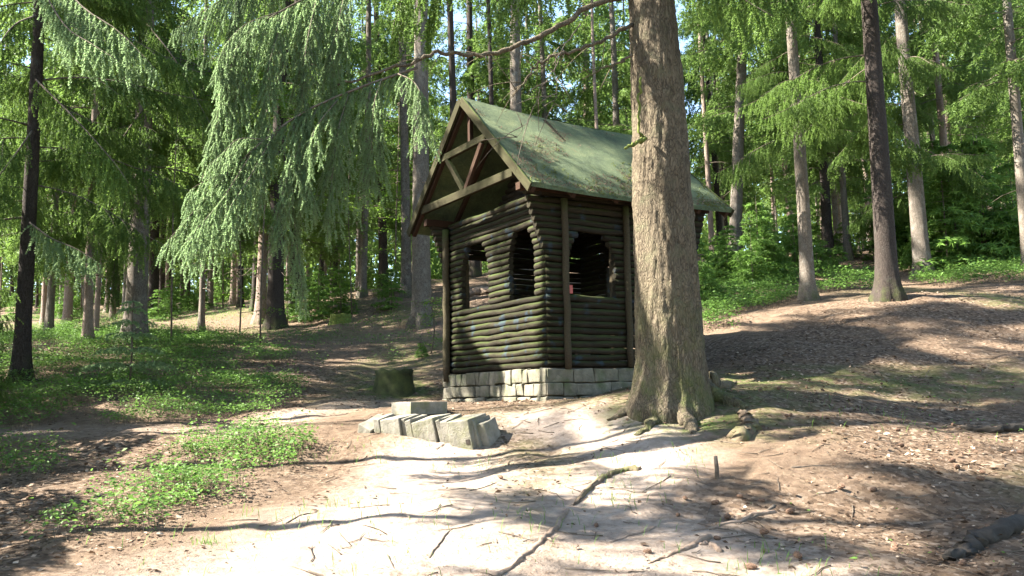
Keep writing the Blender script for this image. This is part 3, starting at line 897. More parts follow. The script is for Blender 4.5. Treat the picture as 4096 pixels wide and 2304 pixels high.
def dead_branch(parent, pts, r0, r1, mat=TWIG, name='dead_branch', side_twigs=0, seed=0):
    T = Tris(); q = np.array(rel(parent, pts)); rg = np.random.default_rng(seed)
    ax = polyline(q, 6 * len(q)); ax[1:-1] += rg.normal(0, .012, ax[1:-1].shape)
    T.tube(ax, np.linspace(r0, r1, len(ax)), 7, 0)
    for k in range(side_twigs):
        b = ax[rg.integers(2, len(ax))]; l = rg.uniform(.15, .6); g = np.linspace(0, 1, 5)[:, None]
        dv = unit(np.array([rg.normal(-.4, .6), rg.normal(0, .6), rg.normal(-.25, .5)]))
        T.tube(b + dv * l * g - UP * rg.uniform(.0, .5) * l * g * g, [.006, .005, .004, .003, .0015], 3, 0)
    return link(name, T.mesh(name, [mat], True), parent)
for k, (pts, r0, r1) in enumerate([([(1690, 1015), (1715, 1050), (1736, 1072), (1744, 1095)], .18, .03), ([(1625, 1005), (1595, 1028), (1568, 1045), (1530, 1060)], .12, .03),
        ([(1765, 1000), (1795, 1008), (1835, 1012), (1880, 1030)], .13, .04), ([(1655, 1030), (1650, 1050), (1635, 1075), (1600, 1098)], .10, .025), ([(1780, 985), (1815, 975), (1850, 965)], .11, .03)]):
    hero_root(pts, r0, r1, 500 + k)
dead_branch(hero, [P(1590, -10, 9.35), P(1500, 10, 9.2), P(1400, 70, 9.0), P(1300, 115, 8.9), P(1200, 138, 8.8), P(1110, 130, 8.7), P(1050, 150, 8.6), P(960, 178, 8.5), P(850, 215, 8.35)], .034, .012, BARK_HERO, 'branch', 16, 1)
dead_branch(hero, [P(1590, 62, 9.3), P(1500, 110, 9.1), P(1420, 135, 8.9), P(1370, 152, 8.8), P(1330, 190, 8.7), P(1290, 245, 8.6)], .024, .005, BARK_HERO, 'branch', 12, 2)
dead_branch(hero, [P(1590, 140, 9.2), P(1530, 168, 9.05), P(1465, 200, 8.95)], .016, .005, MOSSWOOD, 'branch', 3, 3)
dead_branch(hero, [P(1625, 350, 9.1), P(1600, 358, 8.95), P(1572, 374, 8.85)], .022, .014, MOSS, 'branch_stub', 0, 4)
dead_branch(hero, [P(1612, 195, 9.06), P(1608, 260, 9.03), P(1612, 330, 9.04), P(1622, 352, 9.08)], .014, .014, MOSS, 'moss_strip', 0, 5)
dead_branch(hero, [P(1420, 130, 8.9), P(1370, 210, 8.8), P(1335, 290, 8.7), P(1300, 345, 8.65)], .006, .002, TWIG, 'branch', 8, 6)
dead_branch(hero, [P(1460, 60, 9.0), P(1400, 150, 8.8), P(1405, 210, 8.8), P(1395, 260, 8.75)], .007, .002, TWIG, 'branch', 10, 7)

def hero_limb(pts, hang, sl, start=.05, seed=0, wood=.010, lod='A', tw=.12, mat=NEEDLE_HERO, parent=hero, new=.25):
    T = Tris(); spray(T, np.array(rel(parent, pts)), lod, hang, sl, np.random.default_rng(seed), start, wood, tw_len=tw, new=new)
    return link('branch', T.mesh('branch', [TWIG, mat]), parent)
PA = [P(1050, 170, 8.6), P(900, 222, 8.4), P(750, 290, 8.2), P(610, 400, 8.0), P(490, 530, 7.9), P(405, 625, 7.8)]
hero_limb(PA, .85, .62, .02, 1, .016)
subs = [
    ([P(960, 200, 8.45), P(940, 270, 8.3), P(935, 400, 8.25), P(940, 470, 8.2)], .42), ([P(880, 228, 8.4), P(850, 330, 8.2), P(835, 450, 8.1), P(820, 545, 8.1)], .45),
    ([P(800, 265, 8.3), P(740, 400, 8.0), P(705, 510, 7.9), P(690, 600, 7.85)], .38), ([P(740, 300, 8.2), P(735, 480, 8.1), P(750, 640, 8.05), P(765, 780, 8.0)], .20),
    ([P(690, 335, 8.1), P(620, 460, 7.85), P(580, 520, 7.75), P(560, 590, 7.7)], .34), ([P(630, 390, 8.0), P(560, 500, 7.8), P(500, 570, 7.7), P(455, 625, 7.65)], .34),
    ([P(1000, 185, 8.5), P(1040, 205, 8.3), P(1062, 250, 8.2), P(1065, 330, 8.2)], .34), ([P(700, 330, 8.1), P(640, 420, 8.3), P(600, 490, 8.4), P(490, 570, 8.5)], .34),
    ([P(580, 430, 8.0), P(530, 450, 7.9), P(490, 470, 7.85), P(468, 492, 7.8)], .25), ([P(660, 350, 8.0), P(600, 350, 7.9), P(560, 385, 7.85), P(520, 420, 7.8)], .28),
    ([P(850, 250, 8.3), P(790, 330, 8.05), P(770, 430, 8.0), P(795, 520, 7.95)], .36),
]
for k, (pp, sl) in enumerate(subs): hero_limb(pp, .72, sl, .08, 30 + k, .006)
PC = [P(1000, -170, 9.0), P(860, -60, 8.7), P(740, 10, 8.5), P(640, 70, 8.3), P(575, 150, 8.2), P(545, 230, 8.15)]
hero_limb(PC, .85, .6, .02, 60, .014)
subs2 = [
    ([P(720, 20, 8.5), P(680, 150, 8.2), P(660, 280, 8.15), P(660, 400, 8.1)], .42), ([P(640, 75, 8.3), P(600, 220, 8.1), P(585, 380, 8.05), P(575, 540, 8.0)], .42),
    ([P(800, -20, 8.6), P(770, 120, 8.3), P(760, 240, 8.25), P(765, 330, 8.2)], .42), ([P(880, -70, 8.7), P(850, 60, 8.5), P(830, 160, 8.4), P(840, 270, 8.4)], .40),
    ([P(700, 30, 8.4), P(620, 60, 8.2), P(570, 110, 8.1), P(540, 180, 8.0)], .34), ([P(600, 110, 8.2), P(555, 250, 8.05), P(545, 330, 8.0), P(545, 420, 8.0)], .32),
]
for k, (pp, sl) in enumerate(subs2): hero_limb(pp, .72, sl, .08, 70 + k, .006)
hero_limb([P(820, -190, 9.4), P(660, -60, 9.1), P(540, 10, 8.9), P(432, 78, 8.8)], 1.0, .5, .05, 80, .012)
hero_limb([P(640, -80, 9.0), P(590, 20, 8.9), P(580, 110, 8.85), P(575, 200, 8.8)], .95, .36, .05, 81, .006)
# limbs of the big tree higher up and to the right, in shade, hanging into the top of the picture
for k, (pp, sl) in enumerate([
    ([P(1250, -330, 9.8), P(1150, -150, 9.7), P(1060, -60, 9.6), P(960, 10, 9.5)], .62), ([P(1150, -200, 9.9), P(1100, -40, 9.8), P(1080, 40, 9.8), P(1075, 130, 9.8)], .4),
    ([P(1500, -300, 9.8), P(1420, -120, 10.2), P(1330, -40, 10.6), P(1230, 10, 11)], .6), ([P(1060, -100, 9.8), P(1000, 30, 9.7), P(985, 110, 9.7), P(980, 190, 9.7)], .42),
    ([P(1700, -300, 9.8), P(1800, -150, 10.2), P(1900, -60, 10.8), P(2010, 0, 11.4)], .62), ([P(1680, -260, 9.4), P(1760, -90, 9.0), P(1860, -10, 8.8), P(1960, 50, 8.6)], .5)]):
    hero_limb(pp, 1.0, sl, .1, 90 + k, .014, 'B', .16, NEEDLE)
for k in range(46):                                   # the high crown above the picture
    rg = random.Random(700 + k); z = 6.5 + 15.5 * k / 46; f = k / 46
    sc = rg.uniform(2.6, 3.8) / 2.6 * (1 - .7 * f)
    link('branch', LIMB_B[k % 4], hero, (-.25, 0, z), (rg.uniform(-.1, .1), rg.uniform(-.1, .2), rg.uniform(0, 6.28)), sc)

for k in range(16):                                   # limbs added on the far side to shade the slope
    rg = random.Random(760 + k); sc = rg.uniform(.9, 1.3)
    link('branch', LIMB_B[k % 4], hero, (-.25, 0, 6.5 + .16 * k), (rg.uniform(-.1, .1), rg.uniform(-.1, .15), rg.uniform(-.7, 1.6)), sc)

# hanging limbs of the two left trees
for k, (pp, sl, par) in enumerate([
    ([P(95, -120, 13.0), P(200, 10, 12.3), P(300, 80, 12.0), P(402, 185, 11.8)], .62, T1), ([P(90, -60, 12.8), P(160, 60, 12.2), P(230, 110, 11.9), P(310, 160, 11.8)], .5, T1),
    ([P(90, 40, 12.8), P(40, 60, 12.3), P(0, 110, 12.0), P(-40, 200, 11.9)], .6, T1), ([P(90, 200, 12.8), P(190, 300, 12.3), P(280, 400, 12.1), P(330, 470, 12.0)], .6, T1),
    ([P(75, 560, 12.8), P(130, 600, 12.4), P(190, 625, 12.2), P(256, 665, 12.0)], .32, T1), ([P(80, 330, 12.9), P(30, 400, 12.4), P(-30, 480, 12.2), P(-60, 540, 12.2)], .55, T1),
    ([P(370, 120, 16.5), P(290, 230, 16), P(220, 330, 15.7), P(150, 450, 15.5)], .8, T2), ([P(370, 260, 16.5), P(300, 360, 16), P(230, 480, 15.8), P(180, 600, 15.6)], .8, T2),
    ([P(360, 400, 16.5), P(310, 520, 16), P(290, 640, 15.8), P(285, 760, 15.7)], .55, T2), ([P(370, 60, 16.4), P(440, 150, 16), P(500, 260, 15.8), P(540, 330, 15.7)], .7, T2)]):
    hero_limb(pp, 1.0, sl, .02, 110 + k, .016, 'B', .17, NEEDLE_HERO if k in (0, 1, 4) else NEEDLE, par)  # sunlit limbs get the lightened needles, shaded ones the darker

# ------------------------------------------------------------------ the forest behind
RNGF = np.random.default_rng(21)
placed = [(o.location.x, o.location.y) for o in COL.objects if o.get('category') == 'tree']
TR_D = [trunk_arrays((.125, .155, .10)[k], (17, 20, 21)[k], 800 + k, sides=10, rings=12) for k in range(3)]
TRUNK_D = [[pymesh('trunk', V, F, [bk], True) for V, F, _ in TR_D] for bk in (BARK, BARK_PINE, BARK_DARK)]
def far_tree(x, y, k, bk, label, group, crown=None):
    t = empty('spruce_tree', (x, y, tz(x, y)), 0, label, 'tree', group)
    t.rotation_euler = (RNGF.uniform(-.02, .02), RNGF.uniform(-.02, .02), RNGF.uniform(0, 6.28))
    s = RNGF.uniform(.85, 1.2); t.scale = (s, s, RNGF.uniform(.9, 1.1))
    link('trunk', TRUNK_D[bk][k], t); link('crown', crown or CROWN_D[k], t)
    return t
count = 0
for tries in range(5000):
    y = 25 + 62 * RNGF.random() ** .8; x = RNGF.uniform(-.66, .66) * y
    gap = 2.1 if y < 45 else 2.6
    if any((x - a) ** 2 + (y - b) ** 2 < gap * gap for a, b in placed): continue
    sx = 1288 + x / y * 2208
    if any(abs(sx - c) < w_ for c, w_ in ((1110, 48), (1240, 24), (1745, 60), (2290, 30), (1430, 44))): continue
    placed.append((x, y)); count += 1
    far_tree(x, y, int(RNGF.integers(3)), int(RNGF.choice([0, 0, 1, 2])), 'slim spruce among the many distant trunks deep in the forest', 'distant trees deep in the forest',
             CROWN_C[int(RNGF.integers(4))] if y < 34 else None)
    if count >= 220: break

# a closed mass of far woodland behind the last trees
def far_wood():
    T = Tris(); n = 130000; rng = np.random.default_rng(5)
    y = rng.uniform(70, 112, n); x = rng.uniform(-.9, .9, n) * y; h = rng.uniform(0, 1, n) ** 1.3 * np.interp(y, [70, 90], [5, 22])
    sx = 1288 + x / y * 2208; gap = np.zeros(n, bool)
    for c, w_ in ((1110, 50), (1240, 26), (1745, 70), (2290, 36), (1430, 46), (560, 20)): gap |= (np.abs(sx - c + rng.normal(0, 12, n)) < w_) & (h > 6 + rng.normal(0, 2, n))
    h = np.where(gap, h * .3, h)
    z = terrain(x, y) + h
    p = np.stack([x, y, z], 1); a = unit(rng.normal(0, 1, (n, 3))); a[:, 2] -= .6; b = unit(np.cross(a, rng.normal(0, 1, (n, 3))))
    s = rng.uniform(.45, 1.1, (n, 1))
    T.soup(p - b * .14 * s, p + b * .14 * s, p + unit(a) * 1.1 * s, 1, rng.uniform(0, .3, n))
    tag(link('distant_woodland', T.mesh('distant_woodland', [TWIG, NEEDLE])), kind='stuff')
far_wood()

# ------------------------------------------------------------------ young spruces and bushes
def young_mesh(seed, h, lod='C'):
    rng = np.random.default_rng(seed); T = Tris()
    T.tube([(0, 0, -.05), (0, 0, h * .5), (0, 0, h)], [.02, .012, .004], 5, 0)
    z = h * .08
    while z < h * .97:
        f = z / h; L = (h * .42) * (1 - f) + .10
        for k in range(rng.integers(3, 6)):
            a = rng.uniform(0, 6.283); l = L * rng.uniform(.7, 1.15); g = np.linspace(0, 1, 4)
            pts = np.stack([np.cos(a) * l * g, np.sin(a) * l * g, z + l * (.18 * g - .25 * g * g)], 1)
            spray(T, pts, lod, .12, .22 * min(1, l / .5) + .05, rng, .1, .006, tw_len=.10, new=.5)
        z += h * .075 + .04
    return T.mesh('foliage', [TWIG, NEEDLE_YOUNG])
YOUNG = [young_mesh(400 + k, (1.5, 1.9, 1.1, 2.3)[k]) for k in range(4)]
def young(dx, dy, s, k, label, group, cat='young tree', name='young_spruce', p=None):
    p = p or hit(dx, dy)
    t = empty(name, p, random.uniform(0, 6.28), label, cat, group); t.scale = (s, s, s * random.uniform(.85, 1.1))
    link('foliage', YOUNG[k % 4], t)
    return t
lab_r = 'low bushy young spruce in the thicket beyond the right slope'
for k in range(84):
    dx = random.uniform(1750, 2640); lo = np.interp(dx, [1750, 1850, 2000, 2200, 2640], [800, 730, 715, 690, 665]); dy = lo - random.uniform(0, 75) ** 1.0
    p = hit(dx, dy)
    if p.y > 55 or any((p.x - a) ** 2 + (p.y - b) ** 2 < .45 for a, b in placed): continue
    young(dx, dy, random.uniform(.6, 1.0) * np.interp(dx, [1750, 2200, 2300, 2640], [.95, .95, 1.5, 2.1]), k, lab_r, 'young spruces in the right thicket', p=p)
for k in range(46):
    dx = random.uniform(-60, 1100); dy = random.uniform(745, 815)
    p = hit(dx, dy)
    if p.y > 60 or any((p.x - a) ** 2 + (p.y - b) ** 2 < .5 for a, b in placed): continue
    young(dx, dy, random.uniform(.5, .9), k, 'small young spruce between the trunks far behind the bilberry', 'young spruces between the far trunks', p=p)
for k, (dx, dy, s) in enumerate(((960, 742, .5), (1000, 735, .45), (1060, 900, .28))):
    young(dx, dy, s, k, ('small bright bush left of the paired grey trunks', 'second small bright bush close to the grey trunks', 'little green plant at the left corner of the hut')[k], None)
# the spruce sapling in front of the bilberry
sp_base = hit(325, 985)
sap = empty('spruce_sapling', sp_base, 0, 'little open spruce sapling with pale green tips in the bilberry', 'sapling')
def sapling():
    rng = np.random.default_rng(77); T = Tris(); tr = Tris(); h = 1.45
    tr.tube([(0, 0, -.05), (.02, 0, h * .4), (.0, 0, h * .8), (.03, 0, h)], [.018, .014, .009, .004], 6, 0)
    for z, L, n in ((.12, .75, 5), (.38, .72, 5), (.62, .55, 5), (.85, .42, 5), (1.05, .30, 4), (1.25, .17, 4), (1.36, .1, 3)):
        a0 = rng.uniform(0, 6.28)
        for k in range(n):
            a = a0 + k * 6.283 / n + rng.normal(0, .2); l = L * rng.uniform(.8, 1.15); g = np.linspace(0, 1, 5)
            spray(T, np.stack([np.cos(a) * l * g, np.sin(a) * l * g, z + l * (.28 * g - .3 * g * g)], 1), 'B', .12, .22 * l + .05, rng, .08, .006, tw_len=.07, new=.35)
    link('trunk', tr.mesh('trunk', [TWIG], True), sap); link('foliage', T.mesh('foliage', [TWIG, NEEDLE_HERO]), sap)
sapling()

# ------------------------------------------------------------------ beech saplings
def leaf_soup(T, p, size, rng, flat=.5, m=1, tone=None):
    n = len(p); a = rng.uniform(0, 6.283, n); d = np.stack([np.cos(a), np.sin(a), rng.normal(-.15, .3, n)], 1); d = unit(d)
    nrm = unit(np.stack([rng.normal(0, flat, n), rng.normal(0, flat, n), np.ones(n)], 1)); s = unit(np.cross(d, nrm))
    sz = (np.broadcast_to(size, (n,)) * rng.uniform(.65, 1.25, n))[:, None]
    tone = rng.uniform(0, 1, n) if tone is None else tone
    mid = p + d * sz * .5; tip = p + d * sz; f = nrm * sz * .08
    T.soup(p, mid + s * sz * .30 + f, tip, m, tone); T.soup(p, tip, mid - s * sz * .30 + f, m, tone)
def beech(base, h, branches, label, r=.02, size=.065, seed=0, dens=60):
    rng = np.random.default_rng(seed); t = empty('beech_sapling', base, 0, label, 'sapling'); tr = Tris(); lv = Tris()
    g = np.linspace(0, 1, 6)
    tr.tube(np.stack([.06 * np.sin(g * 4 + seed), .05 * np.sin(g * 3), -.05 + g * h], 1), np.linspace(r, r * .25, 6), 6, 0)
    for (z, a, l) in branches:
        g = np.linspace(0, 1, 6); d = np.array([math.cos(a), math.sin(a), 0])
        ax = np.stack([d[0] * l * g, d[1] * l * g, z + l * (.22 * g - .22 * g * g)], 1) + rng.normal(0, .02, (6, 3)); ax[0] = (0, 0, z)
        tr.tube(ax, np.linspace(r * .4, .002, 6), 4, 0)
        n = int(dens * l); s = rng.uniform(.2, 1.03, n); c = np.stack([np.interp(s, g, ax[:, k]) for k in range(3)], 1)
        wd = l * .30 * np.sin(np.clip(s, 0, 1) * 2.6)
        sd = np.array([-d[1], d[0], 0])
        c = c + sd * (rng.uniform(-1, 1, n) * wd)[:, None]; c[:, 2] += rng.normal(0, .035, n) - .02
        leaf_soup(lv, c, size, rng)
    link('trunk', tr.mesh('trunk', [TWIG], True), t); link('leaves', lv.mesh('leaves', [TWIG, LEAF]), t)
    return t
bb = hit(597, 850)
beech(bb, 4.2, [(random.uniform(.5, 4.1), random.uniform(0, 6.28), random.uniform(.5, 1.3)) for k in range(26)], 'slender beech sapling with bright yellow green leaves below the pale hanging limb', seed=1, dens=75)
bc = hit(880, 800)
beech(bc, 4.6, [(random.uniform(1.6, 3.4), random.choice((math.pi, 0, -.6, 3.6)) + random.uniform(-.5, .5), random.uniform(.9, 1.9)) for k in range(16)], 'beech sapling with flat leaf tiers left of the hut slope', seed=2, dens=70)
bd = hit(430, 880)
beech(bd, 7.0, [(random.uniform(4.0, 6.8), random.uniform(-.8, .8), random.uniform(.9, 2.0)) for k in range(16)], 'tall thin beech with leafy shoots right of the brown shaded spruce', seed=3, dens=70)
be = hit(660, 868)
beech(be, 6.0, [(random.uniform(4.0, 5.9), random.uniform(0, 6.28), random.uniform(.8, 1.5)) for k in range(12)], 'thin beech whose leaves show between the two pale hanging limbs', seed=4, dens=70)
bf = hit(780, 800)
beech(bf, 1.3, [(random.uniform(.5, 1.2), random.uniform(-1, .6), random.uniform(.7, 1.6)) for k in range(9)], 'low beech seedling spreading over the slope right of the mossy trunk', seed=5, dens=80)
bg_ = hit(1085, 890)
beech(bg_, 1.2, [(random.uniform(.2, 1.1), random.uniform(0, 6.28), random.uniform(.3, .6)) for k in range(12)], 'small leafy bush against the left side of the hut', seed=6, size=.05, dens=80)

for k, (dx, dy, h, z0, lab) in enumerate(((-10, 850, 6.5, 3.2, 'young beech at the left edge with light leaves'), (200, 800, 6.5, 3, 'young beech between the first pale trunks'),
        (560, 775, 8, 3, 'leafy young beech far behind the slender sapling'), (1000, 730, 6, 2, 'beech crown behind the paired grey trunks'), (2440, 650, 4.5, .8, 'low beech at the foot of the pinkish trunk'))):
    p_ = hit(dx, dy); rq = random.Random(60 + k)
    beech(p_, h, [(rq.uniform(z0, h), rq.uniform(0, 6.283), rq.uniform(.8, 1.9)) for q in range(20)], lab, .03, .06, 70 + k, 110)

# ------------------------------------------------------------------ bilberry and other ground cover
def in_poly(px, py, poly):
    inside = np.zeros(len(px), bool); n = len(poly)
    for i in range(n):
        x0, y0 = poly[i]; x1, y1 = poly[(i + 1) % n]
        c = ((y0 > py) != (y1 > py)) & (px < (x1 - x0) * (py - y0) / (y1 - y0 + 1e-12) + x0); inside ^= c
    return inside
def cover(name, polys, dens, hgt, size, mat, seed, thresh=.35, freq=1.1):
    T = Tris(); rng = np.random.default_rng(seed)
    for poly, dn in zip(polys, dens):
        w_ = [hit(*q) for q in poly]; q = [(p.x, p.y) for p in w_]
        xs, ys = [a for a, b in q], [b for a, b in q]
        n = int((max(xs) - min(xs)) * (max(ys) - min(ys)) * dn)
        x, y = rng.uniform(min(xs), max(xs), n), rng.uniform(min(ys), max(ys), n)
        edge = (vnoise(x * 2.5, y * 2.5, 33) - .5) * .9 + rng.normal(0, .12, n)
        k = in_poly(x + edge, y + edge * .8, q) & (vnoise(x * freq, y * freq, seed) + vnoise(x * 3.7, y * 3.7, seed + 5) * .4 - .2 + rng.uniform(-.28, .28, n) > thresh)
        x, y = x[k], y[k]
        bump_ = .45 + .75 * vnoise(x * 2.2, y * 2.2, seed + 1)
        z = terrain(x, y) + hgt * bump_ * rng.uniform(.1, 1, len(x)) ** .6
        big = rng.random(len(x)) < .05; z = z + big * rng.uniform(.0, .14, len(x)) * (hgt / .26)
        leaf_soup(T, np.stack([x, y, z], 1), size * np.where(big, 1.5, rng.choice([.65, .9, 1.1], len(x))), rng, .6, 0, rng.uniform(0, 1, len(x)) * .9)
        m = rng.random(len(x)) < .12
        b0 = np.stack([x[m], y[m], terrain(x[m], y[m])], 1); b1 = np.stack([x[m], y[m], z[m]], 1) + rng.normal(0, .02, (m.sum(), 3)); s = np.array([.002, 0, 0])
        T.soup(b0 - s, b0 + s, b1, 1, 0)
    return tag(link(name, T.mesh(name, [mat, TWIG])), kind='stuff')
cover('bilberry_plants', [
    [(-80, 850), (330, 840), (520, 850), (760, 880), (800, 940), (740, 1000), (560, 985), (300, 1010), (60, 1030), (-80, 1000)],
    [(-80, 1010), (300, 1000), (560, 975), (760, 990), (700, 1040), (430, 1060), (300, 1080), (-80, 1075)],
    [(430, 1130), (560, 1085), (760, 1075), (800, 1120), (770, 1160), (640, 1250), (520, 1290), (420, 1230), (390, 1170)],
    [(-60, 1150), (120, 1130), (150, 1180), (60, 1220), (-60, 1230)], [(240, 1280), (380, 1250), (420, 1330), (300, 1380), (200, 1340)],
    [(-80, 850), (-80, 800), (300, 795), (640, 785), (700, 830), (640, 850), (330, 842)], [(640, 850), (900, 800), (1000, 790), (1060, 850), (1110, 930), (1000, 915), (960, 880), (760, 880)]],
    [2600, 1700, 4600, 2400, 2600, 260, 600], .26, .036, BERRY, 44, .40)
cover('low_green_plants', [[(1760, 830), (1760, 740), (1900, 690), (2010, 700), (2000, 760), (1830, 800), (1860, 840)], [(2050, 745), (2080, 690), (2230, 690), (2200, 735)], [(2300, 720), (2330, 660), (2640, 640), (2640, 715)]], [1100, 900, 800], .34, .06, BERRY, 45, .2)
cover('forest_herbs', [[(1800, 1260), (2576, 1200), (2576, 1449), (1800, 1449)], [(2300, 990), (2576, 960), (2576, 1120), (2300, 1110)], [(60, 1380), (560, 1380), (600, 1449), (60, 1449)]], [26, 40, 30], .05, .03, BERRY, 46, .5, .8)

def grass(name, spots, seed):
    T = Tris(); rng = np.random.default_rng(seed)
    for dx, dy, r, n in spots:
        c = hit(dx, dy); x = c.x + rng.normal(0, r, n); y = c.y + rng.normal(0, r, n); b = np.stack([x, y, terrain(x, y) - .005], 1)
        a = rng.uniform(0, 6.28, n); l = rng.uniform(.03, .11, n); d = np.stack([np.cos(a) * l * .5, np.sin(a) * l * .5, l], 1)
        s = np.stack([-np.sin(a), np.cos(a), np.zeros(n)], 1) * .0022; mid = b + d * .6
        T.soup(b - s, b + s, mid + s, 0, .3); T.soup(b - s, mid + s, mid - s, 0, .4); T.soup(mid - s, mid + s, b + d * np.array([1.5, 1.5, .95]), 0, .7)
    return tag(link(name, T.mesh(name, [NEEDLE_YOUNG])), kind='stuff')
grass('grass_blades', [(520, 1370, .05, 40), (640, 1340, .4, 24), (860, 1300, .3, 60), (480, 1370, .3, 40), (900, 1130, .35, 60), (1560, 1260, .15, 30), (1640, 1230, .2, 24), (1500, 1200, .2, 24),
                       (1950, 1430, .3, 80), (1180, 1180, .2, 40), (2200, 1050, .4, 80), (1100, 1360, .5, 70), (1400, 1300, .4, 60), (1680, 1160, .3, 50)], 50)

# fallen leaves, needles and twigs lying on the ground
def litter():
    T = Tris(); rng = np.random.default_rng(61)
    n = 70000; y = 4 + 20 * rng.random(n) ** 1.2; x = rng.uniform(-.62, .62, n) * y
    dens = vnoise(x * .55, y * .55, 12) * .9 + .1
    keep = rng.random(n) < np.clip((dens - .25) * 1.6, .04, 1) * np.clip((vnoise(x * 2.1, y * 2.1, 19) - .22) * 2.2, .08, 1)
    core = np.maximum(blob(x, y, PATHS[0]), blob(x, y, PATHS[1])); keep &= rng.random(n) > core * .93
    x, y = x[keep], y[keep]; n = len(x)
    p = np.stack([x, y, terrain(x, y) + rng.uniform(.004, .018, n)], 1)
    leaf_soup(T, p, .036 * rng.choice([.5, .8, 1.0, 1.5], n), rng, .6, 0, rng.random(n) ** 1.7)
    tag(link('fallen_leaves', T.mesh('fallen_leaves', [DEADLEAF])), kind='stuff')
    T = Tris(); n = 60000; y = 3.8 + 11 * rng.random(n) ** 1.1; x = rng.uniform(-.5, .62, n) * y; kk = vnoise(x * 1.3, y * 1.3, 23) + rng.uniform(-.2, .2, n) > .42; x, y = x[kk], y[kk]; n = len(x)
    p = np.stack([x, y, terrain(x, y) + .006], 1); a = rng.uniform(0, 6.28, n); l = rng.uniform(.02, .075, n)
    d = np.stack([np.cos(a) * l, np.sin(a) * l, rng.uniform(-.004, .010, n)], 1); s = np.stack([-np.sin(a), np.cos(a), np.zeros(n)], 1) * rng.uniform(.0012, .0028, n)[:, None]
    T.soup(p - s, p + s, p + d, 0, rng.random(n)); 
    for k in range(420):
        yy = 4.2 + 9 * rng.random(); xx = rng.uniform(-.3, .6) * yy; l = rng.uniform(.08, .35); a = rng.uniform(0, 6.28); g = np.linspace(0, 1, 4)
        px, py = xx + np.cos(a) * l * g + rng.normal(0, .008, 4), yy + np.sin(a) * l * g + rng.normal(0, .008, 4)
        T.tube(np.stack([px, py, terrain(px, py) + .007], 1), [.0045, .004, .003, .0015], 3, 1)
    tag(link('needle_litter', T.mesh('needle_litter', [DEADLEAF, TWIG])), kind='stuff')
litter()

# ------------------------------------------------------------------ concrete row and slab
CG = 'broken concrete blocks in a row below the hut'
ra = P(918, 1080, 9.75); rb = P(1208, 1085, 9.1)
row_d = (Vector((rb.x, rb.y, 0)) - Vector((ra.x, ra.y, 0))); row_l = row_d.length; row_d.normalize(); row_n = Vector((row_d.y, -row_d.x, 0))
row_yaw = math.atan2(row_d.y, row_d.x)
blocks = [(.00, .20, .17, .36, 'tilted mossy concrete block at the left end of the row', (.30, .62), .02), (.23, .10, .25, .30, 'thin mossy upright slab next to the tilted block', (0, -.10), .0),
          (.345, .28, .28, .36, 'broad concrete block under the loose slab', (-.05, -.17), .0), (.635, .055, .27, .30, 'narrow concrete rib right of the broad block', (0, -.2), -.02), (.705, .085, .30, .34, 'concrete post with a groove in the middle of the row', (0, -.18), -.01),
          (.80, .30, .31, .38, 'widest pitted concrete block in the row', (-.05, -.24), .0), (1.115, .06, .30, .34, 'thin splinter of concrete between two wide blocks', (0, -.3), -.02), (1.185, .09, .33, .36, 'narrow brown stained concrete post near the right end', (0, -.24), -.01),
          (1.285, .30, .40, .40, 'bright concrete block with a small square hole', (-.04, -.20), .01)]
rowz = [P(d, yy, 9.5).z for d, yy in ((930, 1050), (1250, 1046))]
for k, (s, w_, h, dp, lab, tl, pr) in enumerate(blocks):
    kk = row_l / 1.60
    s *= kk; w_ *= kk
    c = Vector((ra.x, ra.y, 0)) + row_d * (s + w_ / 2) - row_n * (dp / 2 - .12 - pr)
    f = s / row_l; topz = P(922 + 290 * f, np.interp(f, [0, .15, .3, .75, 1], [1050, 1046, 1047, 1048, 1043]), ra.y + (rb.y - ra.y) * f).z
    o = link('concrete_block', box_mesh('concrete_block', w_ * .97, dp, h + .12, CONCRETE, .009, .012, 40 + k, 2, .006), None, (c.x, c.y, topz - (h + .12) / 2 - .005 - .03 * (k == 0)), (.16 + tl[0] * .5, tl[1] * .55, row_yaw))
    tag(o, lab, 'concrete block', CG)
    if k == 8:
        link('square_hole_shade', box_mesh('square_hole_shade', .045, .02, .05, DARKM, 0), o, (.08, -dp / 2 + .004, .03))  # dark box on the face, standing for the shade inside a hole
eb = Vector((ra.x, ra.y, 0)) + row_d * (row_l * 1.0 + .01) - row_n * .06
for k in range(2):
    o = link('concrete_block', box_mesh('concrete_block', .075, .42 - .1 * k, .46 - .08 * k, CONCRETE, .012, .012, 90 + k, 2), None, (eb.x + .085 * k * row_d.x, eb.y + .085 * k * row_d.y + .1, tz(eb.x, eb.y) + .05), (.15, -.24, row_yaw))
    tag(o, ('concrete rib pressed against the block with the hole', 'weathered concrete end piece at the right end of the row')[k], 'concrete block', CG)
sc_ = P(1055, 1030, 10.15); so = link('concrete_slab', box_mesh('concrete_slab', .50, .40, .145, CONCRETE, .008, .003, 5), None, (sc_.x, sc_.y, P(1050, 1044, 9.95).z + .0725), (0, 0, math.radians(40)))
tag(so, 'smooth squared concrete slab lying on the ground behind the block row', 'slab')

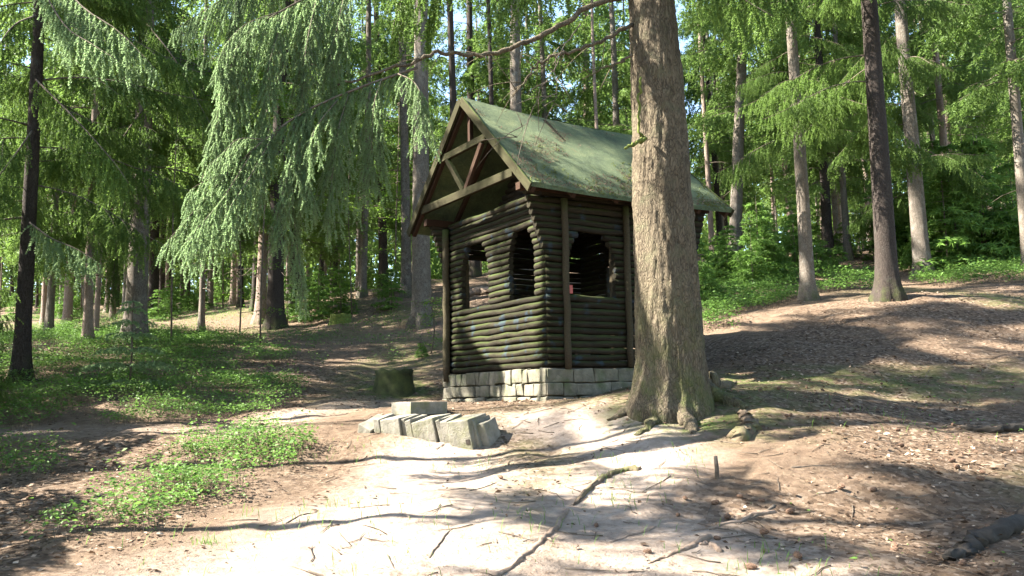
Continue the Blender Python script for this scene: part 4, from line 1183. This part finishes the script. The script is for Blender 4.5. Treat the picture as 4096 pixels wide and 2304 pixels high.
# ------------------------------------------------------------------ stumps, roots, logs, sticks, cones
def lump(name, p, rx, ry, h, mat, label, cat, seed, jag=.15):
    rg = np.random.default_rng(seed); s, r = 22, 7; an = np.arange(s) * 2 * math.pi / s; V, F = [], []
    ph = rg.uniform(0, 6.28)
    for i in range(r + 1):
        t = i / r; k = 1 + .55 * (1 - t) ** 2.5
        q = k * (1 + jag * np.cos(3 * an + ph) * (1 - t) + rg.normal(0, .03, s))
        z = -.2 + (h + .2) * t + (rg.normal(0, h * .04, s) if i == r else 0)
        for j in range(s): V.append((rx * q[j] * math.cos(an[j]), ry * q[j] * math.sin(an[j]), z if np.isscalar(z) else z[j]))
    V.append((0, 0, h * .8))
    for i in range(r):
        for j in range(s):
            a, b = i * s + j, i * s + (j + 1) % s; F.append((a, b, b + s, a + s))
    for j in range(s): F.append((r * s + j, r * s + (j + 1) % s, len(V) - 1))
    return tag(link(name, pymesh(name, V, F, [mat], True), None, p), label, cat)
p = hit(992, 985); lump('tree_stump', p, .30, .27, .34, simple('stump_moss_shade', (.022, .024, .012), (.075, .085, .026), 5), 'mossy cut stump left of the stone footing', 'stump', 1, .06)  # moss colour darkened to stand for the shade on the stump
p = hit(858, 812); lump('tree_stump', p, .26, .26, .20, MOSS, 'low moss covered stump on the slope beside the grey trunks', 'stump', 2)
p = hit(322, 792); lump('tree_stump', p, .25, .22, .28, MOSSWOOD, 'old stump far left between the trunks', 'stump', 3)
def ground_tube(name, pts, r0, r1, mat, label, cat, seed=0, sink=.5, sides=14, group=None):
    rg = np.random.default_rng(seed); w_ = np.array([list(hit(*q)) for q in pts]); ax = polyline(w_, 7 * len(pts))
    ax[:, :2] += rg.normal(0, r0 * .25, (len(ax), 2))
    rr = np.linspace(r0, r1, len(ax)) * (1 + np.convolve(rg.normal(0, .22, len(ax)), np.ones(4) / 4, 'same')); rr[-1] *= .3; rr[0] *= .6
    ax[:, 2] = terrain(ax[:, 0], ax[:, 1]) + rr * (1 - 2 * sink)
    T = Tris(); o0 = ax[0].copy(); T.tube(ax - o0, rr, sides, 0)
    v = T.V[0]; v += rg.normal(0, 1, v.shape) * r0 * .10
    return tag(link(name, T.mesh(name, [mat], True), None, o0), label, cat, group)
ground_tube('mossy_root', [(1608, 1182), (1560, 1188), (1505, 1215), (1440, 1272)], .038, .02, MOSSWOOD, 'thick mossy root step crossing the foreground slope', 'root', 1, .5)
ground_tube('mossy_root', [(1850, 1105), (1878, 1088), (1885, 1062), (1868, 1040)], .09, .05, MOSSWOOD, 'mossy root hump right of the big spruce', 'root', 2, .5)
ground_tube('exposed_root', [(1425, 1285), (1380, 1345), (1320, 1400), (1240, 1455)], .022, .014, ROOTM, 'long bare root running down to the bottom edge', 'root', 3)
ground_tube('exposed_root', [(1950, 1288), (1880, 1305), (1800, 1330), (1740, 1340)], .018, .01, ROOTM, 'pale thin root at the edge of the shade', 'root', 4)
ground_tube('exposed_root', [(1790, 1352), (1730, 1380), (1680, 1400), (1630, 1420)], .02, .008, ROOTM, 'dark forked root in the sunny lower foreground', 'root', 5)
ground_tube('exposed_root', [(1650, 1330), (1590, 1348), (1530, 1368)], .013, .007, ROOTM, 'short root left of the forked one', 'root', 6)
ground_tube('exposed_root', [(1815, 1390), (1790, 1372), (1760, 1375)], .02, .012, ROOTM, 'crooked stub of root near the lower shade', 'root', 7)
ground_tube('fallen_log', [(2640, 1300), (2520, 1352), (2440, 1385), (2385, 1412)], .075, .03, DARKLOG, 'black rotten log in the lower right corner', 'log', 8, .35)
ground_tube('fallen_branch', [(2640, 1080), (2540, 1088), (2420, 1080)], .06, .03, DARKLOG, 'dark fallen branch at the right edge in the leaf litter', 'branch', 9, .2)
ground_tube('fallen_branch', [(1950, 1275), (1905, 1300), (1860, 1318)], .012, .006, TWIG, 'thin stick lying where sun meets shade', 'stick', 10)
ground_tube('fallen_log', [(1150, 748), (1240, 738)], .11, .10, ROOTM, 'barkless fallen trunk seen through the front window', 'log', 11, .1)
ground_tube('fallen_branch', [(0, 985), (60, 968), (115, 955)], .03, .015, DARKLOG, 'dead branch at the foot of the dark slim spruce', 'branch', 12, .1)
for k, pts in enumerate(([(1180, 1235), (1250, 1215)], [(720, 1320), (800, 1290)], [(1990, 1180), (2080, 1172)], [(1080, 1410), (1140, 1330)], [(2250, 1260), (2340, 1250)], [(640, 1060), (700, 1052)])):
    ground_tube('fallen_stick', pts, .009, .004, TWIG, ('stick in the dappled shade below the blocks', 'stick beside the near bilberry patch', 'stick on the leaf litter right of the big spruce', 'long twig in the bright bare ground', 'stick in the dark lower right leaf litter', 'stick on the path behind the near bilberry')[k], 'stick', 30 + k)
sp_ = hit(1803, 1205); so = Tris(); so.tube([(0, 0, -.05), (.004, 0, .08), (-.003, 0, .175)], [.022, .018, .016], 7, 0)
tag(link('wooden_stake', so.mesh('wooden_stake', [TWIG], True), None, sp_), 'short upright dead stem stuck in the slope', 'stake')
def cone_mesh():
    bm = bmesh.new(); prof = [(0, 0), (.013, .006), (.020, .022), (.021, .038), (.017, .058), (.010, .076), (0, .086)]; s = 12; rows = []
    for i, (r, z) in enumerate(prof):
        rows.append([bm.verts.new(((r + (.004 if (i + j) % 2 else -.002) * (r > 0)) * math.cos(j * 6.283 / s), (r + (.004 if (i + j) % 2 else -.002) * (r > 0)) * math.sin(j * 6.283 / s), z)) for j in range(s)])
    for a, b in zip(rows[:-1], rows[1:]):
        for j in range(s): bm.faces.new((a[j], a[(j + 1) % s], b[(j + 1) % s], b[j]))
    bmesh.ops.remove_doubles(bm, verts=bm.verts[:], dist=1e-5)
    me = bpy.data.meshes.new('spruce_cone'); bm.to_mesh(me); bm.free(); me.materials.append(CONEM); return me
CONE = cone_mesh()
cones = [(1705, 1305), (1795, 1360), (1835, 1308), (1810, 1270), (1720, 1260), (1640, 1395), (1255, 1205), (1500, 1330), (1870, 1255), (2000, 1400)] + [(random.uniform(1850, 2560), random.uniform(960, 1440)) for _ in range(26)] + [(random.uniform(150, 700), random.uniform(1060, 1250)) for _ in range(6)]
for dx, dy in cones:
    p = hit(dx, dy)
    o = link('spruce_cone', CONE, None, p + Vector((0, 0, .016)), (math.pi / 2 + random.uniform(-.2, .2), random.uniform(-.3, .3), random.uniform(0, 6.28)), random.uniform(.6, .95))
    tag(o, 'small brown spruce cone lying on the forest floor', 'cone', 'spruce cones on the forest floor')

# ------------------------------------------------------------------ unseen trees added beside and behind the photographer to throw shade
OUT = 'trees outside the picture'
OLAB = 'tall unseen spruce added outside the picture beside the photographer'
for x, y, k, z in [(-19, 12.5, 2, 1), (-8.5, -3.5, 3, 1), (-13, -3, 2, 1), (-26, 10, 1, 1), (-16, 21, 3, 1), (-24, 18, 0, 1), (-15, 16, 1, 1), (4.5, -2.5, 1, 1), (9, 1.5, 2, 1),
                (12.5, 8, 3, 1), (14, 14, 1, 1), (-3, -8, 2, 1), (-19, -6, 1, 1), (8, -7, 0, 1)]:
    spruce(OLAB, (x, y, tz(x, y)), random.uniform(.16, .24), (17, 20, 18, 21)[k] * z, CROWN_C[k], BARK, (0, 0), 900 + int(x * 3 + y), OUT, z)
def shade_spruce(x, y, limbs, seed, h=19):  # unseen added tree, limbs only at heights where their shade is wanted
    t = spruce(OLAB, (x, y, tz(x, y)), .075, h, None, BARK, (0, 0), seed, OUT, bend=.03)
    rg = random.Random(seed)
    for z, a, sc in limbs:
        link('branch', LIMB_B[rg.randrange(4)], t, (0, 0, z), (rg.uniform(-.15, .15), rg.uniform(-.15, .15), a), sc)
rg = random.Random(5)
def limbs(n, z0, z1, s0, s1):
    return [(rg.uniform(z0, z1), rg.uniform(0, 6.283), rg.uniform(s0, s1)) for k in range(n)]
shade_spruce(-6.0, 6.0, limbs(30, .8, 2.5, .4, .5) + [(5.4, .15, .8), (6.2, .55, .9), (6.0, -.3, .7), (4.7, .0, .8), (5.0, .45, .75), (5.7, -.1, .85)] + limbs(22, 7.4, 10.5, .4, .6) + limbs(26, 10.5, 16, .8, 1.0), 951)
shade_spruce(-6.4, 4.8, limbs(40, 7.2, 15, .6, .95), 950)
shade_spruce(-6.5, 8.5, limbs(30, .8, 2.6, .4, .55) + limbs(12, 12.5, 17, .6, .9), 952)
shade_spruce(-7.9, 10.9, limbs(40, .8, 3.7, .5, .65) + limbs(15, 9.5, 16, .35, .6) + limbs(20, 13.5, 17.5, .5, .85), 953)
shade_spruce(-10.2, 13.2, limbs(26, .8, 3.6, .5, .6) + limbs(30, 3, 16, .5, .75) + limbs(22, 14.5, 19, .5, .8), 954, 20)
shade_spruce(-9.6, 10.0, limbs(16, 13.2, 18, .35, .6), 957, 20)
shade_spruce(-15, 9.6, limbs(14, 14, 19, .5, .8), 955, 20)
for k, (x, y, s_, m) in enumerate([(-5.2, 5.2, 1.0, 3), (-5.8, 7.1, 1.0, 3), (-7.0, 9.6, 1.2, 3), (-9.6, 11.9, 1.2, 3)]):  # unseen young spruces added to darken the lower left ground
    t = empty('young_spruce', (x, y, tz(x, y)), k * 1.3, 'unseen young spruce added left of the photographer for its shade', 'young tree', 'unseen young spruces added for shade'); t.scale = (s_ * 1.2, s_ * 1.2, s_)
    link('foliage', YOUNG[m], t)
print('OBJECTS', len(COL.objects), 'TRIS', sum(len(m.polygons) for m in bpy.data.meshes))
